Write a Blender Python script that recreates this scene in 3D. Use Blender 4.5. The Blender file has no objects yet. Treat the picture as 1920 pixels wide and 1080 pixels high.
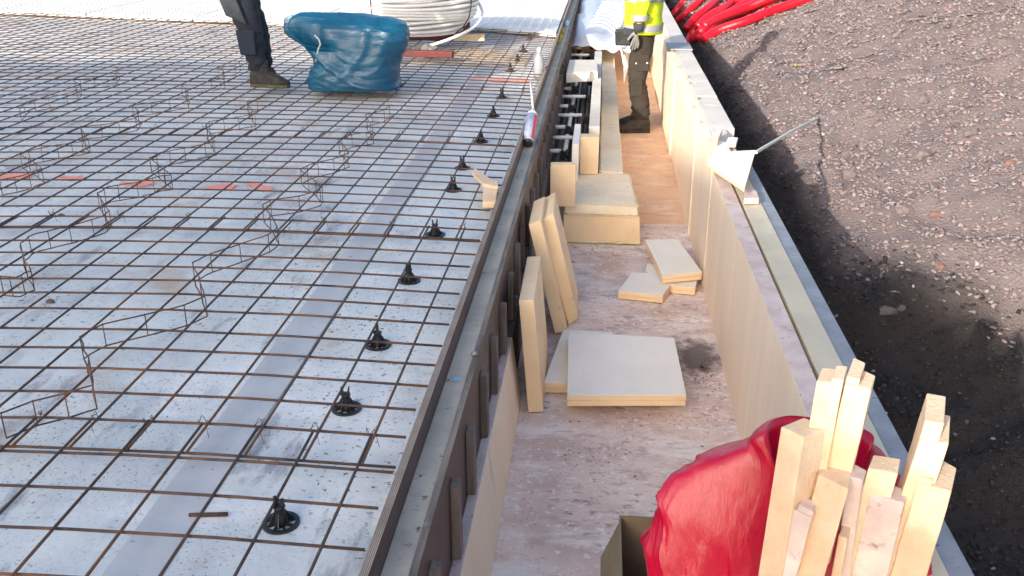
import bpy, math, random
import numpy as np
from mathutils import Vector, noise as mnoise
random.seed(7); rng=np.random.default_rng(7)
S=bpy.context.scene; COL=S.collection
# ------------------------------------------------------------------ camera
F=1800.0; YAW=math.radians(-5.2349); PITCH=math.radians(22.1026); HC=1.305
cf=Vector((math.sin(YAW)*math.cos(PITCH),math.cos(YAW)*math.cos(PITCH),-math.sin(PITCH)))
cr=Vector((math.cos(YAW),-math.sin(YAW),0)); cu=cr.cross(cf); CP=Vector((0,0,HC))
cam=bpy.data.cameras.new('camera'); co=bpy.data.objects.new('camera',cam); COL.objects.link(co)
co.location=CP; co.rotation_euler=(math.pi/2-PITCH,0,-YAW)
cam.sensor_width=36; cam.lens=F*36/1920; cam.clip_end=400; cam.clip_start=.05
S.camera=co
# ------------------------------------------------------------------ sun and sky
AZ=Vector((.45,.893)).normalized(); TE=.35; EL=math.atan(TE)
sun=bpy.data.lights.new('sun','SUN'); sun.energy=3.1; sun.angle=math.radians(.55); sun.color=(1,.90,.76)
so=bpy.data.objects.new('sun',sun); COL.objects.link(so)
so.rotation_euler=Vector((AZ.x*math.cos(EL),AZ.y*math.cos(EL),-math.sin(EL))).to_track_quat('-Z','Y').to_euler()
W=bpy.data.worlds.new('World'); S.world=W; W.use_nodes=True
nt=W.node_tree; sky=nt.nodes.new('ShaderNodeTexSky'); sky.sky_type='NISHITA'; sky.sun_disc=False
sky.sun_elevation=EL; sky.sun_rotation=math.atan2(-AZ.x,-AZ.y); sky.dust_density=3.0; sky.ozone_density=.6; sky.air_density=.8
nt.links.new(sky.outputs[0],nt.nodes['Background'].inputs[0]); nt.nodes['Background'].inputs[1].default_value=.15
S.view_settings.view_transform='Standard'; S.view_settings.look='None'; S.view_settings.gamma=1
S.view_settings.exposure=1.30
# ------------------------------------------------------------------ pixel helpers (photo pixel -> point on a world plane)
def ray(x,y): return cf+cr*((x-960)/F)-cu*((y-540)/F)
def onz(x,y,z): d=ray(x,y); return CP+d*((z-HC)/d.z)
def ony(x,y,Y): d=ray(x,y); return CP+d*(Y/d.y)
def onx(x,y,X): d=ray(x,y); return CP+d*(X/d.x)
# ------------------------------------------------------------------ materials
MATS={}
def mat(name,base,rough=.7,var=None,vs=8,vlo=.4,vhi=.6,bump=0,bs=60,stretch=(1,1,1),spec=None,metal=0,layers=(),wave=None,trans=0,attr=None,bd=6,crumple=0):
    """base colour, mixed with var by noise; layers = [(colour,scale,lo,hi,stretch)] of further stains"""
    m=bpy.data.materials.new(name); m.use_nodes=True; t=m.node_tree; N=t.nodes; L=t.links
    P=N['Principled BSDF']; P.inputs['Roughness'].default_value=rough; P.inputs['Metallic'].default_value=metal
    if spec is not None: P.inputs['Specular IOR Level'].default_value=spec
    if trans: P.inputs['Transmission Weight'].default_value=trans
    tc=N.new('ShaderNodeTexCoord')
    def nz(scale,st=(1,1,1),det=bd,off=0):
        mp=N.new('ShaderNodeMapping'); mp.inputs['Scale'].default_value=st; mp.inputs['Location'].default_value=(off,off*.7,off*.3)
        L.new(tc.outputs['Object'],mp.inputs[0]); n=N.new('ShaderNodeTexNoise'); n.inputs['Scale'].default_value=scale; n.inputs['Detail'].default_value=det
        n.inputs['Roughness'].default_value=.62
        L.new(mp.outputs[0],n.inputs[0]); return n.outputs[0]
    def ramp(src,lo,hi):
        r=N.new('ShaderNodeMapRange'); r.inputs[1].default_value=lo; r.inputs[2].default_value=hi; L.new(src,r.inputs[0]); return r.outputs[0]
    cur=None
    def mix(cur,fac,c):
        x=N.new('ShaderNodeMix'); x.data_type='RGBA'; L.new(fac,x.inputs[0])
        if cur is None: x.inputs[6].default_value=(*base,1)
        else: L.new(cur,x.inputs[6])
        x.inputs[7].default_value=(*c,1); return x.outputs[2]
    if attr:
        a=N.new('ShaderNodeAttribute'); a.attribute_name=attr; cur=a.outputs['Color']
    if var: cur=mix(cur,ramp(nz(vs,stretch),vlo,vhi),var)
    for k,l in enumerate(layers):
        fac=ramp(nz(l[1],l[4] if len(l)>4 else (1,1,1),6,3.7*(k+1)),l[2],l[3])
        if len(l)>5:
            mm=N.new('ShaderNodeMath'); mm.operation='MULTIPLY'; L.new(fac,mm.inputs[0]); L.new(ramp(nz(l[5],(1,1,1),4,11*(k+1)),.42,.62),mm.inputs[1]); fac=mm.outputs[0]
        cur=mix(cur,fac,l[0])
    if wave:
        w=N.new('ShaderNodeTexWave'); w.bands_direction=wave[0]; w.inputs['Scale'].default_value=wave[1]; w.inputs['Distortion'].default_value=wave[3]
        mp=N.new('ShaderNodeMapping'); L.new(tc.outputs['Object'],mp.inputs[0]); L.new(mp.outputs[0],w.inputs[0])
        cur=mix(cur,ramp(w.outputs[1],.55,.8),wave[2])
    if cur is not None: L.new(cur,P.inputs['Base Color'])
    else: P.inputs['Base Color'].default_value=(*base,1)
    if bump:
        b=N.new('ShaderNodeBump'); b.inputs['Strength'].default_value=min(1,bump); b.inputs['Distance'].default_value=.01*max(1,bump)
        L.new(nz(bs,stretch,8,1.3),b.inputs['Height']); L.new(b.outputs[0],P.inputs['Normal'])
        if crumple:
            vo=N.new('ShaderNodeTexVoronoi'); vo.feature='DISTANCE_TO_EDGE'; vo.inputs['Scale'].default_value=crumple
            dm=N.new('ShaderNodeVectorMath'); dm.operation='MULTIPLY_ADD'; n3=N.new('ShaderNodeTexNoise'); n3.inputs['Scale'].default_value=crumple*.5; L.new(tc.outputs['Object'],n3.inputs[0])
            L.new(n3.outputs['Color'],dm.inputs[0]); dm.inputs[1].default_value=(.22,.22,.22); L.new(tc.outputs['Object'],dm.inputs[2]); L.new(dm.outputs[0],vo.inputs[0])
            b2=N.new('ShaderNodeBump'); b2.inputs['Strength'].default_value=.15; b2.inputs['Distance'].default_value=.05; L.new(vo.outputs[0],b2.inputs['Height']); L.new(b.outputs[0],b2.inputs['Normal']); L.new(b2.outputs[0],P.inputs['Normal'])
    MATS[name]=m; return m
M_bar=mat('rusty_steel',(.095,.058,.042),.7,(.25,.11,.045),3.5,.47,.66,bump=.6,bs=300,layers=[((.30,.12,.04),18,.60,.75),((.02,.015,.014),7,.55,.7)])
M_bar2=mat('rusty_thin_wire',(.05,.03,.022),.75,(.22,.10,.04),5,.45,.6)
M_film=mat('white_slab_film',(.745,.785,.76),.5,(.62,.655,.66),1.6,.42,.62,bump=.35,bs=26,
  layers=[((.42,.385,.36),5,.53,.70,(1,.35,1),1.3),((.52,.38,.26),2.3,.56,.74),((.86,.87,.86),3.2,.52,.66,(.5,1,1)),((.28,.285,.32),9,.565,.68,(1,.3,1),1.7),((.05,.045,.045),50,.600,.63,(1,1,1),1.1),((.08,.07,.07),110,.60,.64,(1,1,1),1.9),((.09,.08,.075),22,.655,.685,(1,1,1),2.1),((.36,.30,.26),60,.60,.68,(1,1,1),.9)])
M_tape=mat('grey_joint_tape',(.56,.58,.59),.45,(.47,.485,.50),5,.4,.7,bump=.15,bs=20,layers=[((.3,.28,.27),30,.64,.7)])
M_conc=mat('grey_concrete',(.60,.535,.43),.85,(.43,.385,.32),5,.4,.65,bump=.5,bs=70,layers=[((.10,.095,.085),28,.62,.70),((.42,.40,.35),9,.60,.75)])
M_foot=mat('rough_dirty_concrete',(.20,.165,.155),.9,(.11,.09,.085),7,.4,.62,bump=1,bs=45,layers=[((.30,.25,.24),16,.56,.68)])
M_plyf=mat('film_faced_plywood',(.085,.046,.040),.5,(.05,.032,.028),4,.4,.65,bump=.2,bs=80,layers=[((.16,.13,.11),13,.62,.75)])
M_plye=mat('plywood_edge',(.36,.30,.25),.8,(.26,.21,.17),9,.4,.6,bump=.3,bs=90,wave=('X',75,(.15,.11,.085),.6))
M_grime=mat('grimy_timber',(.30,.265,.22),.85,(.14,.125,.11),8,.4,.6,bump=.5,bs=60,stretch=(3,.3,1),layers=[((.33,.30,.25),20,.6,.7)])
M_cleat=mat('weathered_batten',(.21,.165,.14),.8,(.13,.10,.085),10,.4,.6,bump=.4,bs=60,stretch=(3,3,.3))
M_foam=mat('cream_insulation_foam',(.86,.66,.42),.85,(.82,.59,.36),5,.42,.62,bump=.16,bs=160,layers=[((.66,.49,.33),14,.66,.8)])
M_foamf=mat('pale_foam_skin',(.87,.83,.75),.6,(.81,.77,.69),4,.4,.7,bump=.15,bs=40,layers=[((.60,.52,.45),17,.67,.74)])
M_foamw=mat('cream_foam_wall',(.86,.71,.545),.8,(.82,.655,.49),3,.4,.6,bump=.22,bs=9,stretch=(1,1.6,.16),layers=[((.88,.77,.62),7,.55,.75,(1,1.2,.16)),((.58,.46,.35),6,.66,.8,(1,1,.3))])
M_foamr=mat('rough_cut_foam',(.76,.56,.37),.9,(.72,.50,.32),12,.4,.6,bump=.45,bs=110,layers=[((.78,.64,.48),5,.52,.7),((.62,.44,.30),16,.64,.72)])
M_foamp=mat('weathered_pink_foam',(.74,.61,.54),.9,(.62,.48,.44),9,.42,.6,bump=.4,bs=120,layers=[((.36,.25,.25),34,.60,.70),((.80,.70,.62),6,.56,.7)])
M_floor=mat('stained_foam_floor',(.80,.655,.585),.85,(.66,.50,.44),3.2,.42,.58,bump=.5,bs=70,
  layers=[((.84,.77,.73),5,.52,.64,(.6,1.6,1)),((.36,.25,.235),26,.53,.66,(.6,1.3,1),1.5),((.62,.40,.22),2.1,.58,.74),((.88,.82,.80),40,.56,.66),((.15,.10,.095),75,.59,.64,(1,1,1),2.5),((.12,.09,.085),19,.66,.70),((.42,.30,.28),4.3,.54,.66,(.8,1,1),1.1)])
M_stain=mat('dark_wet_dirt',(.11,.085,.08),.8,(.16,.12,.115),30,.4,.6,bump=.5,bs=120)
M_yfoam=mat('yellow_green_foam_edge',(.66,.58,.42),.7,(.56,.50,.37),3,.4,.6,bump=.2,bs=40,layers=[((.68,.62,.46),8,.55,.7,(1,.3,1))])
M_cap=mat('grey_white_wall_cap',(.60,.575,.53),.7,(.52,.48,.43),3,.4,.65,bump=.25,bs=40,layers=[((.36,.31,.28),26,.64,.7),((.68,.66,.63),7,.58,.7)])
M_gsteel=mat('blue_grey_concrete_edge',(.30,.325,.36),.6,(.24,.26,.285),9,.4,.6,bump=.3,bs=80,layers=[((.14,.14,.15),50,.63,.69)])
M_soil=mat('gravel_bank_soil',(.10,.085,.08),.95,None,bump=2.5,bs=60,attr='tint',layers=[])
M_stone=mat('crushed_stone',(.1,.1,.1),.85,None,bump=.4,bs=90,attr='tint')
M_black=mat('black_plastic',(.012,.014,.017),.42,(.02,.022,.025),30,.4,.6)
M_blue=mat('blue_plastic_sack',(.002,.085,.165),.36,(.0015,.062,.13),3,.4,.6,bump=.5,bs=16,stretch=(.5,.6,1.5),spec=.6,bd=5,crumple=5)
M_red=mat('red_plastic_sack',(.52,.003,.036),.32,(.42,.002,.03),4,.4,.6,bump=.35,bs=22,stretch=(1.2,1,.35),spec=.6,bd=5,crumple=6)
M_redpipe=mat('red_conduit',(.72,.008,.02),.38,(.60,.006,.018),4,.4,.6,bump=.1,bs=20)
M_white=mat('white_pipe',(.88,.87,.85),.4,(.82,.81,.79),6,.4,.6)
M_panel=mat('white_studded_panel',(.74,.74,.73),.5,(.60,.60,.59),2,.4,.6,bump=.3,bs=12,layers=[((.50,.49,.47),30,.67,.71)])
M_sheet=mat('translucent_white_sheeting',(.52,.55,.61),.35,(.46,.49,.54),5,.4,.6,bump=.5,bs=7)
M_carton=mat('brown_cardboard',(.22,.17,.11),.9,(.18,.135,.085),5,.4,.6,bump=.15,bs=60)
M_redwood=mat('dark_red_painted_steel',(.13,.012,.014),.55,(.09,.01,.012),8,.4,.6)
M_navy=mat('dark_navy_work_cloth',(.012,.016,.024),.9,(.018,.024,.036),6,.4,.6,bump=.5,bs=50)
M_gcloth=mat('grey_work_cloth',(.045,.052,.062),.9,(.03,.035,.042),9,.4,.6,bump=.4,bs=60)
M_brown=mat('dark_brown_work_cloth',(.024,.019,.015),.9,(.034,.027,.021),6,.4,.6,bump=.5,bs=50)
M_hiviz=mat('yellow_hi_vis_cloth',(.58,.76,.015),.75,(.50,.66,.012),7,.4,.6,bump=.5,bs=25)
M_reflect=mat('silver_reflective_band',(.30,.31,.33),.45,(.24,.25,.27),12,.4,.6)
M_boot=mat('worn_grey_boot',(.022,.020,.018),.8,(.05,.046,.04),22,.4,.6,bump=.5,bs=80)
M_sole=mat('ochre_boot_sole',(.16,.125,.045),.8,(.08,.07,.035),12,.4,.6)
M_lace=mat('pale_lace',(.20,.19,.17),.8)
M_glove=mat('grey_knit_glove',(.24,.24,.235),.9,(.14,.14,.14),30,.4,.6,bump=.4,bs=150)
M_skin=mat('skin',(.48,.28,.20),.6,(.42,.23,.16),8,.4,.6)
M_hair=mat('brown_hair',(.05,.03,.018),.8,(.03,.02,.012),30,.4,.6)
M_helmet=mat('white_helmet',(.7,.7,.68),.35)
M_spray=mat('salmon_spray_paint',(1.0,.36,.26),.6,(.82,.60,.55),14,.52,.68)
M_can=mat('can_label_blue_white',(.50,.56,.70),.35,(.30,.38,.60),30,.5,.6)
M_canred=mat('can_label_red',(.62,.05,.06),.35)
M_canb=mat('dark_can_base',(.07,.07,.07),.35,metal=.6)
M_bottle=mat('milky_plastic_bottle',(.28,.30,.32),.3,(.22,.24,.27),12,.4,.6)
M_yellow=mat('yellow_green_moss',(.50,.46,.02),.8,(.30,.28,.01),40,.4,.6)
M_lblue=mat('light_blue_plastic',(.30,.52,.68),.5)
M_pipeD=mat('dark_grey_pipe',(.03,.028,.03),.4,(.05,.045,.05),12,.4,.6)
M_strip=mat('pale_green_plastic_strip',(.62,.64,.54),.5)
M_stone2=mat('red_brown_stone',(.19,.105,.085),.9,(.13,.08,.07),14,.4,.6,bump=.6,bs=50)
M_wallh=mat('pale_house_render',(.55,.52,.46),.9,(.5,.47,.41),2,.4,.6)
M_glass=mat('window_glass',(.03,.04,.05),.08)
M_roof=mat('red_roof_tiles',(.28,.10,.06),.8)
M_steelp=mat('grey_brown_timber',(.13,.11,.10),.8,(.08,.07,.065),9,.4,.6)
# ------------------------------------------------------------------ object helpers
def link(name,me,parent=None,m=None,smooth=False):
    o=bpy.data.objects.new(name,me); COL.objects.link(o); o.parent=parent
    if m:
        for q in (m if isinstance(m,(list,tuple)) else [m]): me.materials.append(q)
    if smooth: me.polygons.foreach_set('use_smooth',[True]*len(me.polygons))
    return o
def tag(o,label=None,cat=None,group=None,kind=None):
    if label: o['label']=label
    if cat: o['category']=cat
    if group: o['group']=group
    if kind: o['kind']=kind
    return o
def thing(name,label,cat,loc=(0,0,0),group=None):
    o=bpy.data.objects.new(name,None); COL.objects.link(o); o.location=loc; o.empty_display_size=.1
    return tag(o,label,cat,group)
class MB:
    def __init__(s,org=(0,0,0)): s.v=[]; s.f=[]; s.mi=[]; s.o=Vector(org); s.cur=0
    def add(s,vs,fs):
        b=len(s.v); s.v+= [tuple(Vector(p)-s.o) for p in vs]; s.f+=[tuple(i+b for i in f) for f in fs]; s.mi+=[s.cur]*len(fs); return s
    def hexa(s,a,b):   # two quads, bottom loop a and top loop b
        return s.add(list(a)+list(b),[(3,2,1,0),(4,5,6,7)]+[(i,(i+1)%4,4+(i+1)%4,4+i) for i in range(4)])
    def box(s,x0,x1,y0,y1,z0,z1):
        return s.hexa([(x0,y0,z0),(x1,y0,z0),(x1,y1,z0),(x0,y1,z0)],[(x0,y0,z1),(x1,y0,z1),(x1,y1,z1),(x0,y1,z1)])
    def prism(s,top,t,dirv=(0,0,-1)):
        d=Vector(dirv)*t; top=[Vector(p) for p in top]; n=len(top); bot=[p+d for p in top]
        return s.add(top+bot,[tuple(range(n)),tuple(range(2*n-1,n-1,-1))]+[(i,n+i,n+(i+1)%n,(i+1)%n) for i in range(n)])
    def tube(s,pts,r,n=8,cap=True):
        pts=[Vector(p) for p in pts]; k=len(pts); rs=r if isinstance(r,(list,tuple)) else [r]*k
        vs=[]; up=None
        for i,p in enumerate(pts):
            t=(pts[min(i+1,k-1)]-pts[max(i-1,0)]).normalized()
            if up is None: up=Vector((0,0,1)) if abs(t.z)<.9 else Vector((1,0,0))
            a=t.cross(up); 
            if a.length<1e-5: a=t.cross(Vector((1,0,0)))
            a.normalize(); b=a.cross(t); up=b
            for j in range(n):
                an=2*math.pi*j/n; vs.append(p+a*math.cos(an)*rs[i]+b*math.sin(an)*rs[i])
        fs=[(i*n+j,i*n+(j+1)%n,(i+1)*n+(j+1)%n,(i+1)*n+j) for i in range(k-1) for j in range(n)]
        if cap: fs+=[tuple(range(n-1,-1,-1)),tuple((k-1)*n+j for j in range(n))]
        return s.add(vs,fs)
    def loft(s,rings,cap=True):
        n=len(rings[0]); k=len(rings); vs=[p for r in rings for p in r]
        fs=[(i*n+j,i*n+(j+1)%n,(i+1)*n+(j+1)%n,(i+1)*n+j) for i in range(k-1) for j in range(n)]
        if cap: fs+=[tuple(range(n-1,-1,-1)),tuple((k-1)*n+j for j in range(n))]
        return s.add(vs,fs)
    def disp(s,f):
        s.v=[tuple(Vector(p)+f(Vector(p))) for p in s.v]; return s
    def build(s,name,m,parent=None,smooth=False,bevel=0,flip=False):
        me=bpy.data.meshes.new(name); me.from_pydata(s.v,[],s.f); 
        o=link(name,me,parent,m,smooth)
        if len(set(s.mi))>1: me.polygons.foreach_set('material_index',s.mi)
        import bmesh
        b=bmesh.new(); b.from_mesh(me); bmesh.ops.recalc_face_normals(b,faces=b.faces); b.to_mesh(me); b.free()
        if parent is None: o.location=s.o
        if bevel:
            md=o.modifiers.new('bevel','BEVEL'); md.width=bevel; md.segments=2; md.limit_method='ANGLE'
        return o
def ell(c,rx,ry,n=24,p=2.0,rot=0,ux=Vector((1,0,0)),uy=Vector((0,1,0))):
    out=[]
    for j in range(n):
        a=2*math.pi*j/n+rot; x=math.cos(a); y=math.sin(a)
        x=math.copysign(abs(x)**(2/p),x)*rx; y=math.copysign(abs(y)**(2/p),y)*ry
        out.append(Vector(c)+ux*x+uy*y)
    return out
def wob(sc,am,off=0,an=(1,1,1)):
    def f(p):
        q=Vector((p.x*an[0],p.y*an[1],p.z*an[2]))*sc+Vector((off,off,off)); v=mnoise.noise_vector(q); return Vector(v)*am
    return f
def interp(x,xs,ys):
    return float(np.interp(x,xs,ys))
ORD=['nearest','second','third','fourth','fifth','sixth','seventh','eighth','ninth','tenth','eleventh','twelfth','thirteenth','fourteenth','fifteenth']
# ------------------------------------------------------------------ structure: slab, formwork concrete, trench
XE=-.4366
def tagS(o): o['kind']='structure'; return o
tagS(MB().box(-16,XE+.001,-2,22,-.36,-.05).build('slab',M_film))
tagS(MB().box(XE+.001,-.3755,-.3,22,-.36,-.048).build('concrete_edge_strip',M_conc))
# grey joint tape on the slab, running away from the camera
tl=[onz(197,1075,-.05),onz(533,609,-.05),onz(700,365,-.05),onz(812,215,-.05)]
x0=tl[0].x; tm=MB(); L0=[]
for k in range(41):
    y=-.5+k*.3; L0.append((x0-.0+mnoise.noise((y*1.3,2,0))*.008,y)); 
vs=[];fs=[]
for k,(x,y) in enumerate(L0): vs+=[(x,y,-.046),(x+.128+mnoise.noise((y*1.7,5,0))*.006,y,-.046)]
fs=[(2*k,2*k+1,2*k+3,2*k+2) for k in range(40)]
tm.add(vs,fs); tagS(tm.build('joint_tape',M_tape))
# trench floor panels with open joints
fl=MB(); ys=[.3,1.35]
for py in (597,516,456,418,399,375,345,315,285,262,240,200,160,120): ys.append(onz(1200,py,-.645).y)
ys=sorted(set(round(y,2) for y in ys)); ys=[ys[0]]+[y for k,y in enumerate(ys[1:]) if True]; ys+=[12,15,20]
for a,b in zip(ys[:-1],ys[1:]):
    tz=random.uniform(0,.004); fl.box(-.36,.594,a+.007,b-.007,-.70,-.645-tz)
fl.mi=[(0 if min(fl.v[f[0]][1],fl.v[f[2]][1])<5.6 else 1) for f in fl.f]
M_floor2=mat('bounce_tinted_orange_floor',(.80,.55,.35),.85,(.74,.48,.32),4,.42,.58,bump=.8,bs=22,layers=[((.60,.40,.31),7,.55,.68,(.6,1.4,1)),((.84,.62,.44),5,.54,.66),((.45,.28,.22),24,.62,.7)])  # cleaner orange foam, with warm bounce off the wall partly painted in
tagS(fl.build('trench_floor',[M_floor,M_floor2],bevel=.003))
tagS(MB().box(-.9,.8,-1,22,-.9,-.702).build('trench_bed',M_foot))
tagS(MB().box(-.9,-.326,-.5,22,-.70,-.362).build('footing',M_foot))
# dark wet patch soaked into the floor boards, with loose flecks around it
c=onz(1304,668,-.645)
def soak(m,c):
    t=m.node_tree; N=t.nodes; L=t.links; P=N['Principled BSDF']; src=P.inputs['Base Color'].links[0].from_socket
    tc=N.new('ShaderNodeTexCoord'); mp=N.new('ShaderNodeMapping'); mp.inputs['Location'].default_value=(-c.x/.13,-c.y/.25,0); mp.inputs['Scale'].default_value=(1/.13,1/.25,0); L.new(tc.outputs['Object'],mp.inputs[0])
    ln=N.new('ShaderNodeVectorMath'); ln.operation='LENGTH'; L.new(mp.outputs[0],ln.inputs[0])
    n=N.new('ShaderNodeTexNoise'); n.inputs['Scale'].default_value=11; n.inputs['Detail'].default_value=9; n.inputs['Roughness'].default_value=.75; L.new(tc.outputs['Object'],n.inputs[0])
    a=N.new('ShaderNodeMath'); a.operation='MULTIPLY_ADD'; L.new(n.outputs[0],a.inputs[0]); a.inputs[1].default_value=2.6; L.new(ln.outputs['Value'],a.inputs[2])
    r_=N.new('ShaderNodeMapRange'); r_.inputs[1].default_value=1.75; r_.inputs[2].default_value=2.35; r_.inputs[3].default_value=.9; r_.inputs[4].default_value=0; L.new(a.outputs[0],r_.inputs[0])
    x=N.new('ShaderNodeMix'); x.data_type='RGBA'; L.new(r_.outputs[0],x.inputs[0]); L.new(src,x.inputs[6]); x.inputs[7].default_value=(.13,.10,.092,1); L.new(x.outputs[2],P.inputs['Base Color'])
soak(M_floor,c); st=MB()
for k in range(420):
    a=random.uniform(0,6.28); rr=abs(random.gauss(0,.15)); p=c+Vector((rr*math.cos(a)*.8+.02,rr*math.sin(a)*2.0-.12,.003)); q=random.uniform(.001,.0045)
    if p.x>.58: continue
    st.add([p+Vector((q*math.cos(t),q*math.sin(t)*1.1,.001)) for t in (0,1.1,2.3,3.4,4.5,5.5)],[(0,1,2,3,4,5)])
tagS(st.build('floor_stain',M_stain))
# ------------------------------------------------------------------ terrain
def sm(a,b,x): t=min(1,max(0,(x-a)/(b-a))); return t*t*(3-2*t)
def hgt(X,Y,fine=True):
    w=sm(3.2,6.2,Y)
    far=-.92+ (.0 if X<.9 else min(X-.9,.55)*.85)+ max(0,X-1.45)*.345
    near=-1.15+max(0,X-1.15)*.30+max(0,X-2.6)*.15
    h=near*(1-w)+far*w
    if fine:
        g=.35+.75*sm(.9,1.6,X); h+=g*(.09*mnoise.noise((X*1.1,Y*1.1,0))+.085*mnoise.noise((X*2.6,Y*2.6,4))+.045*mnoise.noise((X*6,Y*6,2))+.02*mnoise.noise((X*13,Y*13,8)))
        h-=g*.05*max(0,.22-abs(mnoise.noise((X*1.5,Y*1.5,6))))/.22
        h-=.07*max(0,mnoise.noise((X*.9+5,Y*.55,9)))
    return h
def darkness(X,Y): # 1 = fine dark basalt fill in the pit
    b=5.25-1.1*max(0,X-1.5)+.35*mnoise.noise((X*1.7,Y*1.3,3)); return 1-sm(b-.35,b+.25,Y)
tx=np.concatenate([np.arange(.812,4.5,.05),np.arange(4.5,22,.5)]); ty=np.concatenate([np.arange(-1,9,.05),np.arange(9,26,.15)])
tv=[(x,y,hgt(x,y)) for y in ty for x in tx]; nx=len(tx)
tf=[(j*nx+i,j*nx+i+1,(j+1)*nx+i+1,(j+1)*nx+i) for j in range(len(ty)-1) for i in range(nx-1)]
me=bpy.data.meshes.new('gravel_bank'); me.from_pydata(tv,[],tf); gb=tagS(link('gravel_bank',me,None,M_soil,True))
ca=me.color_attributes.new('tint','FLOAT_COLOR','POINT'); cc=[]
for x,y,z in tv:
    d=darkness(x,y); n=.5+.5*mnoise.noise((x*2,y*2,1)); a=Vector((.190,.156,.158))*(.85+.25*n)*(.12+.88*sm(1.30,1.48,x)); b=Vector((.034,.028,.026))*(.6+.8*n); q=a*(1-d)+b*d; cc+=[q.x,q.y,q.z,1]  # bank tint drops beside the wall, painting in the wall's cast shadow
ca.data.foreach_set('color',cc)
def stones(name,N,xr,yr,size,colf,m,seed,bias=1.0,dz=.2,accept=None):
    r=np.random.default_rng(seed)
    X=xr[0]+(xr[1]-xr[0])*r.random(N)**1.15; Y=yr[0]+(yr[1]-yr[0])*r.random(N)**bias
    keep=[]; Z=[]; C=[]
    for i in range(N):
        if accept and not accept(X[i],Y[i],r.random()): continue
        keep.append(i); Z.append(hgt(X[i],Y[i]))
    X=X[keep];Y=Y[keep];Z=np.array(Z);n=len(X)
    sz=size[0]+(size[1]-size[0])*r.random(n)**3.6
    sz=sz*(.75+.25*Y/6).clip(.8,1.7)
    base=np.array([[-1,-1,-1],[1,-1,-1],[1,1,-1],[-1,1,-1],[-1,-1,1],[1,-1,1],[1,1,1],[-1,1,1]],float)*.5
    V=base[None]*np.stack([np.ones(n),.45+.5*r.random(n),.14+.26*r.random(n)],1)[:,None]
    V=V*(1+.55*(r.random((n,8,3))-.5))
    V[:,4:,:2]*=.72
    az=r.random(n)*6.283; ti=(r.random(n)-.5)*1.2; tj=(r.random(n)-.5)*.9
    def rot(V,a,i,j):
        c=np.cos(a)[:,None];s=np.sin(a)[:,None];A=V[:,:,i]*c-V[:,:,j]*s;B=V[:,:,i]*s+V[:,:,j]*c;V[:,:,i]=A;V[:,:,j]=B
    rot(V,ti,0,2);rot(V,tj,1,2);rot(V,az,0,1)
    V=V*sz[:,None,None]+np.stack([X,Y,Z+sz*dz],1)[:,None]
    Fq=np.array([[3,2,1,0],[4,5,6,7],[0,1,5,4],[1,2,6,5],[2,3,7,6],[3,0,4,7]])
    FF=(Fq[None]+(np.arange(n)*8)[:,None,None]).reshape(-1)
    me=bpy.data.meshes.new(name); me.vertices.add(n*8); me.vertices.foreach_set('co',V.reshape(-1).astype(np.float32))
    me.loops.add(n*24); me.loops.foreach_set('vertex_index',FF.astype(np.int32))
    me.polygons.add(n*6); me.polygons.foreach_set('loop_start',np.arange(0,n*24,4,dtype=np.int32)); me.polygons.foreach_set('loop_total',np.full(n*6,4,dtype=np.int32))
    me.update(); me.validate()
    col=colf(X,Y,r,n); a=me.color_attributes.new('tint','FLOAT_COLOR','POINT')
    a.data.foreach_set('color',np.repeat(np.concatenate([col,np.ones((n,1))],1),8,axis=0).reshape(-1).astype(np.float32))
    return link(name,me,None,m)
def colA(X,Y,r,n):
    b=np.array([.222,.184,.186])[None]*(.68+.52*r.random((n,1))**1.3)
    b=b*(.13+.87*np.clip((X-1.30)/.18,0,1))[:,None]  # stones near the wall darkened as well, to deepen its shadow
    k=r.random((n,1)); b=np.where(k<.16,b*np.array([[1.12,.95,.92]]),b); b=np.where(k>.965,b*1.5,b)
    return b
def colB(X,Y,r,n):
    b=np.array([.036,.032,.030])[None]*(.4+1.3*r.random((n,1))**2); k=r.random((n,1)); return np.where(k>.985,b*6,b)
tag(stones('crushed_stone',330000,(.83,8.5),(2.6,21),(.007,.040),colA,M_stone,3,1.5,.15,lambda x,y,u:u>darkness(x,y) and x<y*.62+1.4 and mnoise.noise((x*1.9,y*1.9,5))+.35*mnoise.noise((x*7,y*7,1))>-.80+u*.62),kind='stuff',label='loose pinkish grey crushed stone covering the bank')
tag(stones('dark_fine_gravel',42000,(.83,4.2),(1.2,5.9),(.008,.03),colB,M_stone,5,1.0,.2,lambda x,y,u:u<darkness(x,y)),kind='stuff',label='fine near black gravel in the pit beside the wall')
tagS(MB().box(-60,60,-60,80,-3.2,-3.0).build('ground',M_soil))
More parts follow.
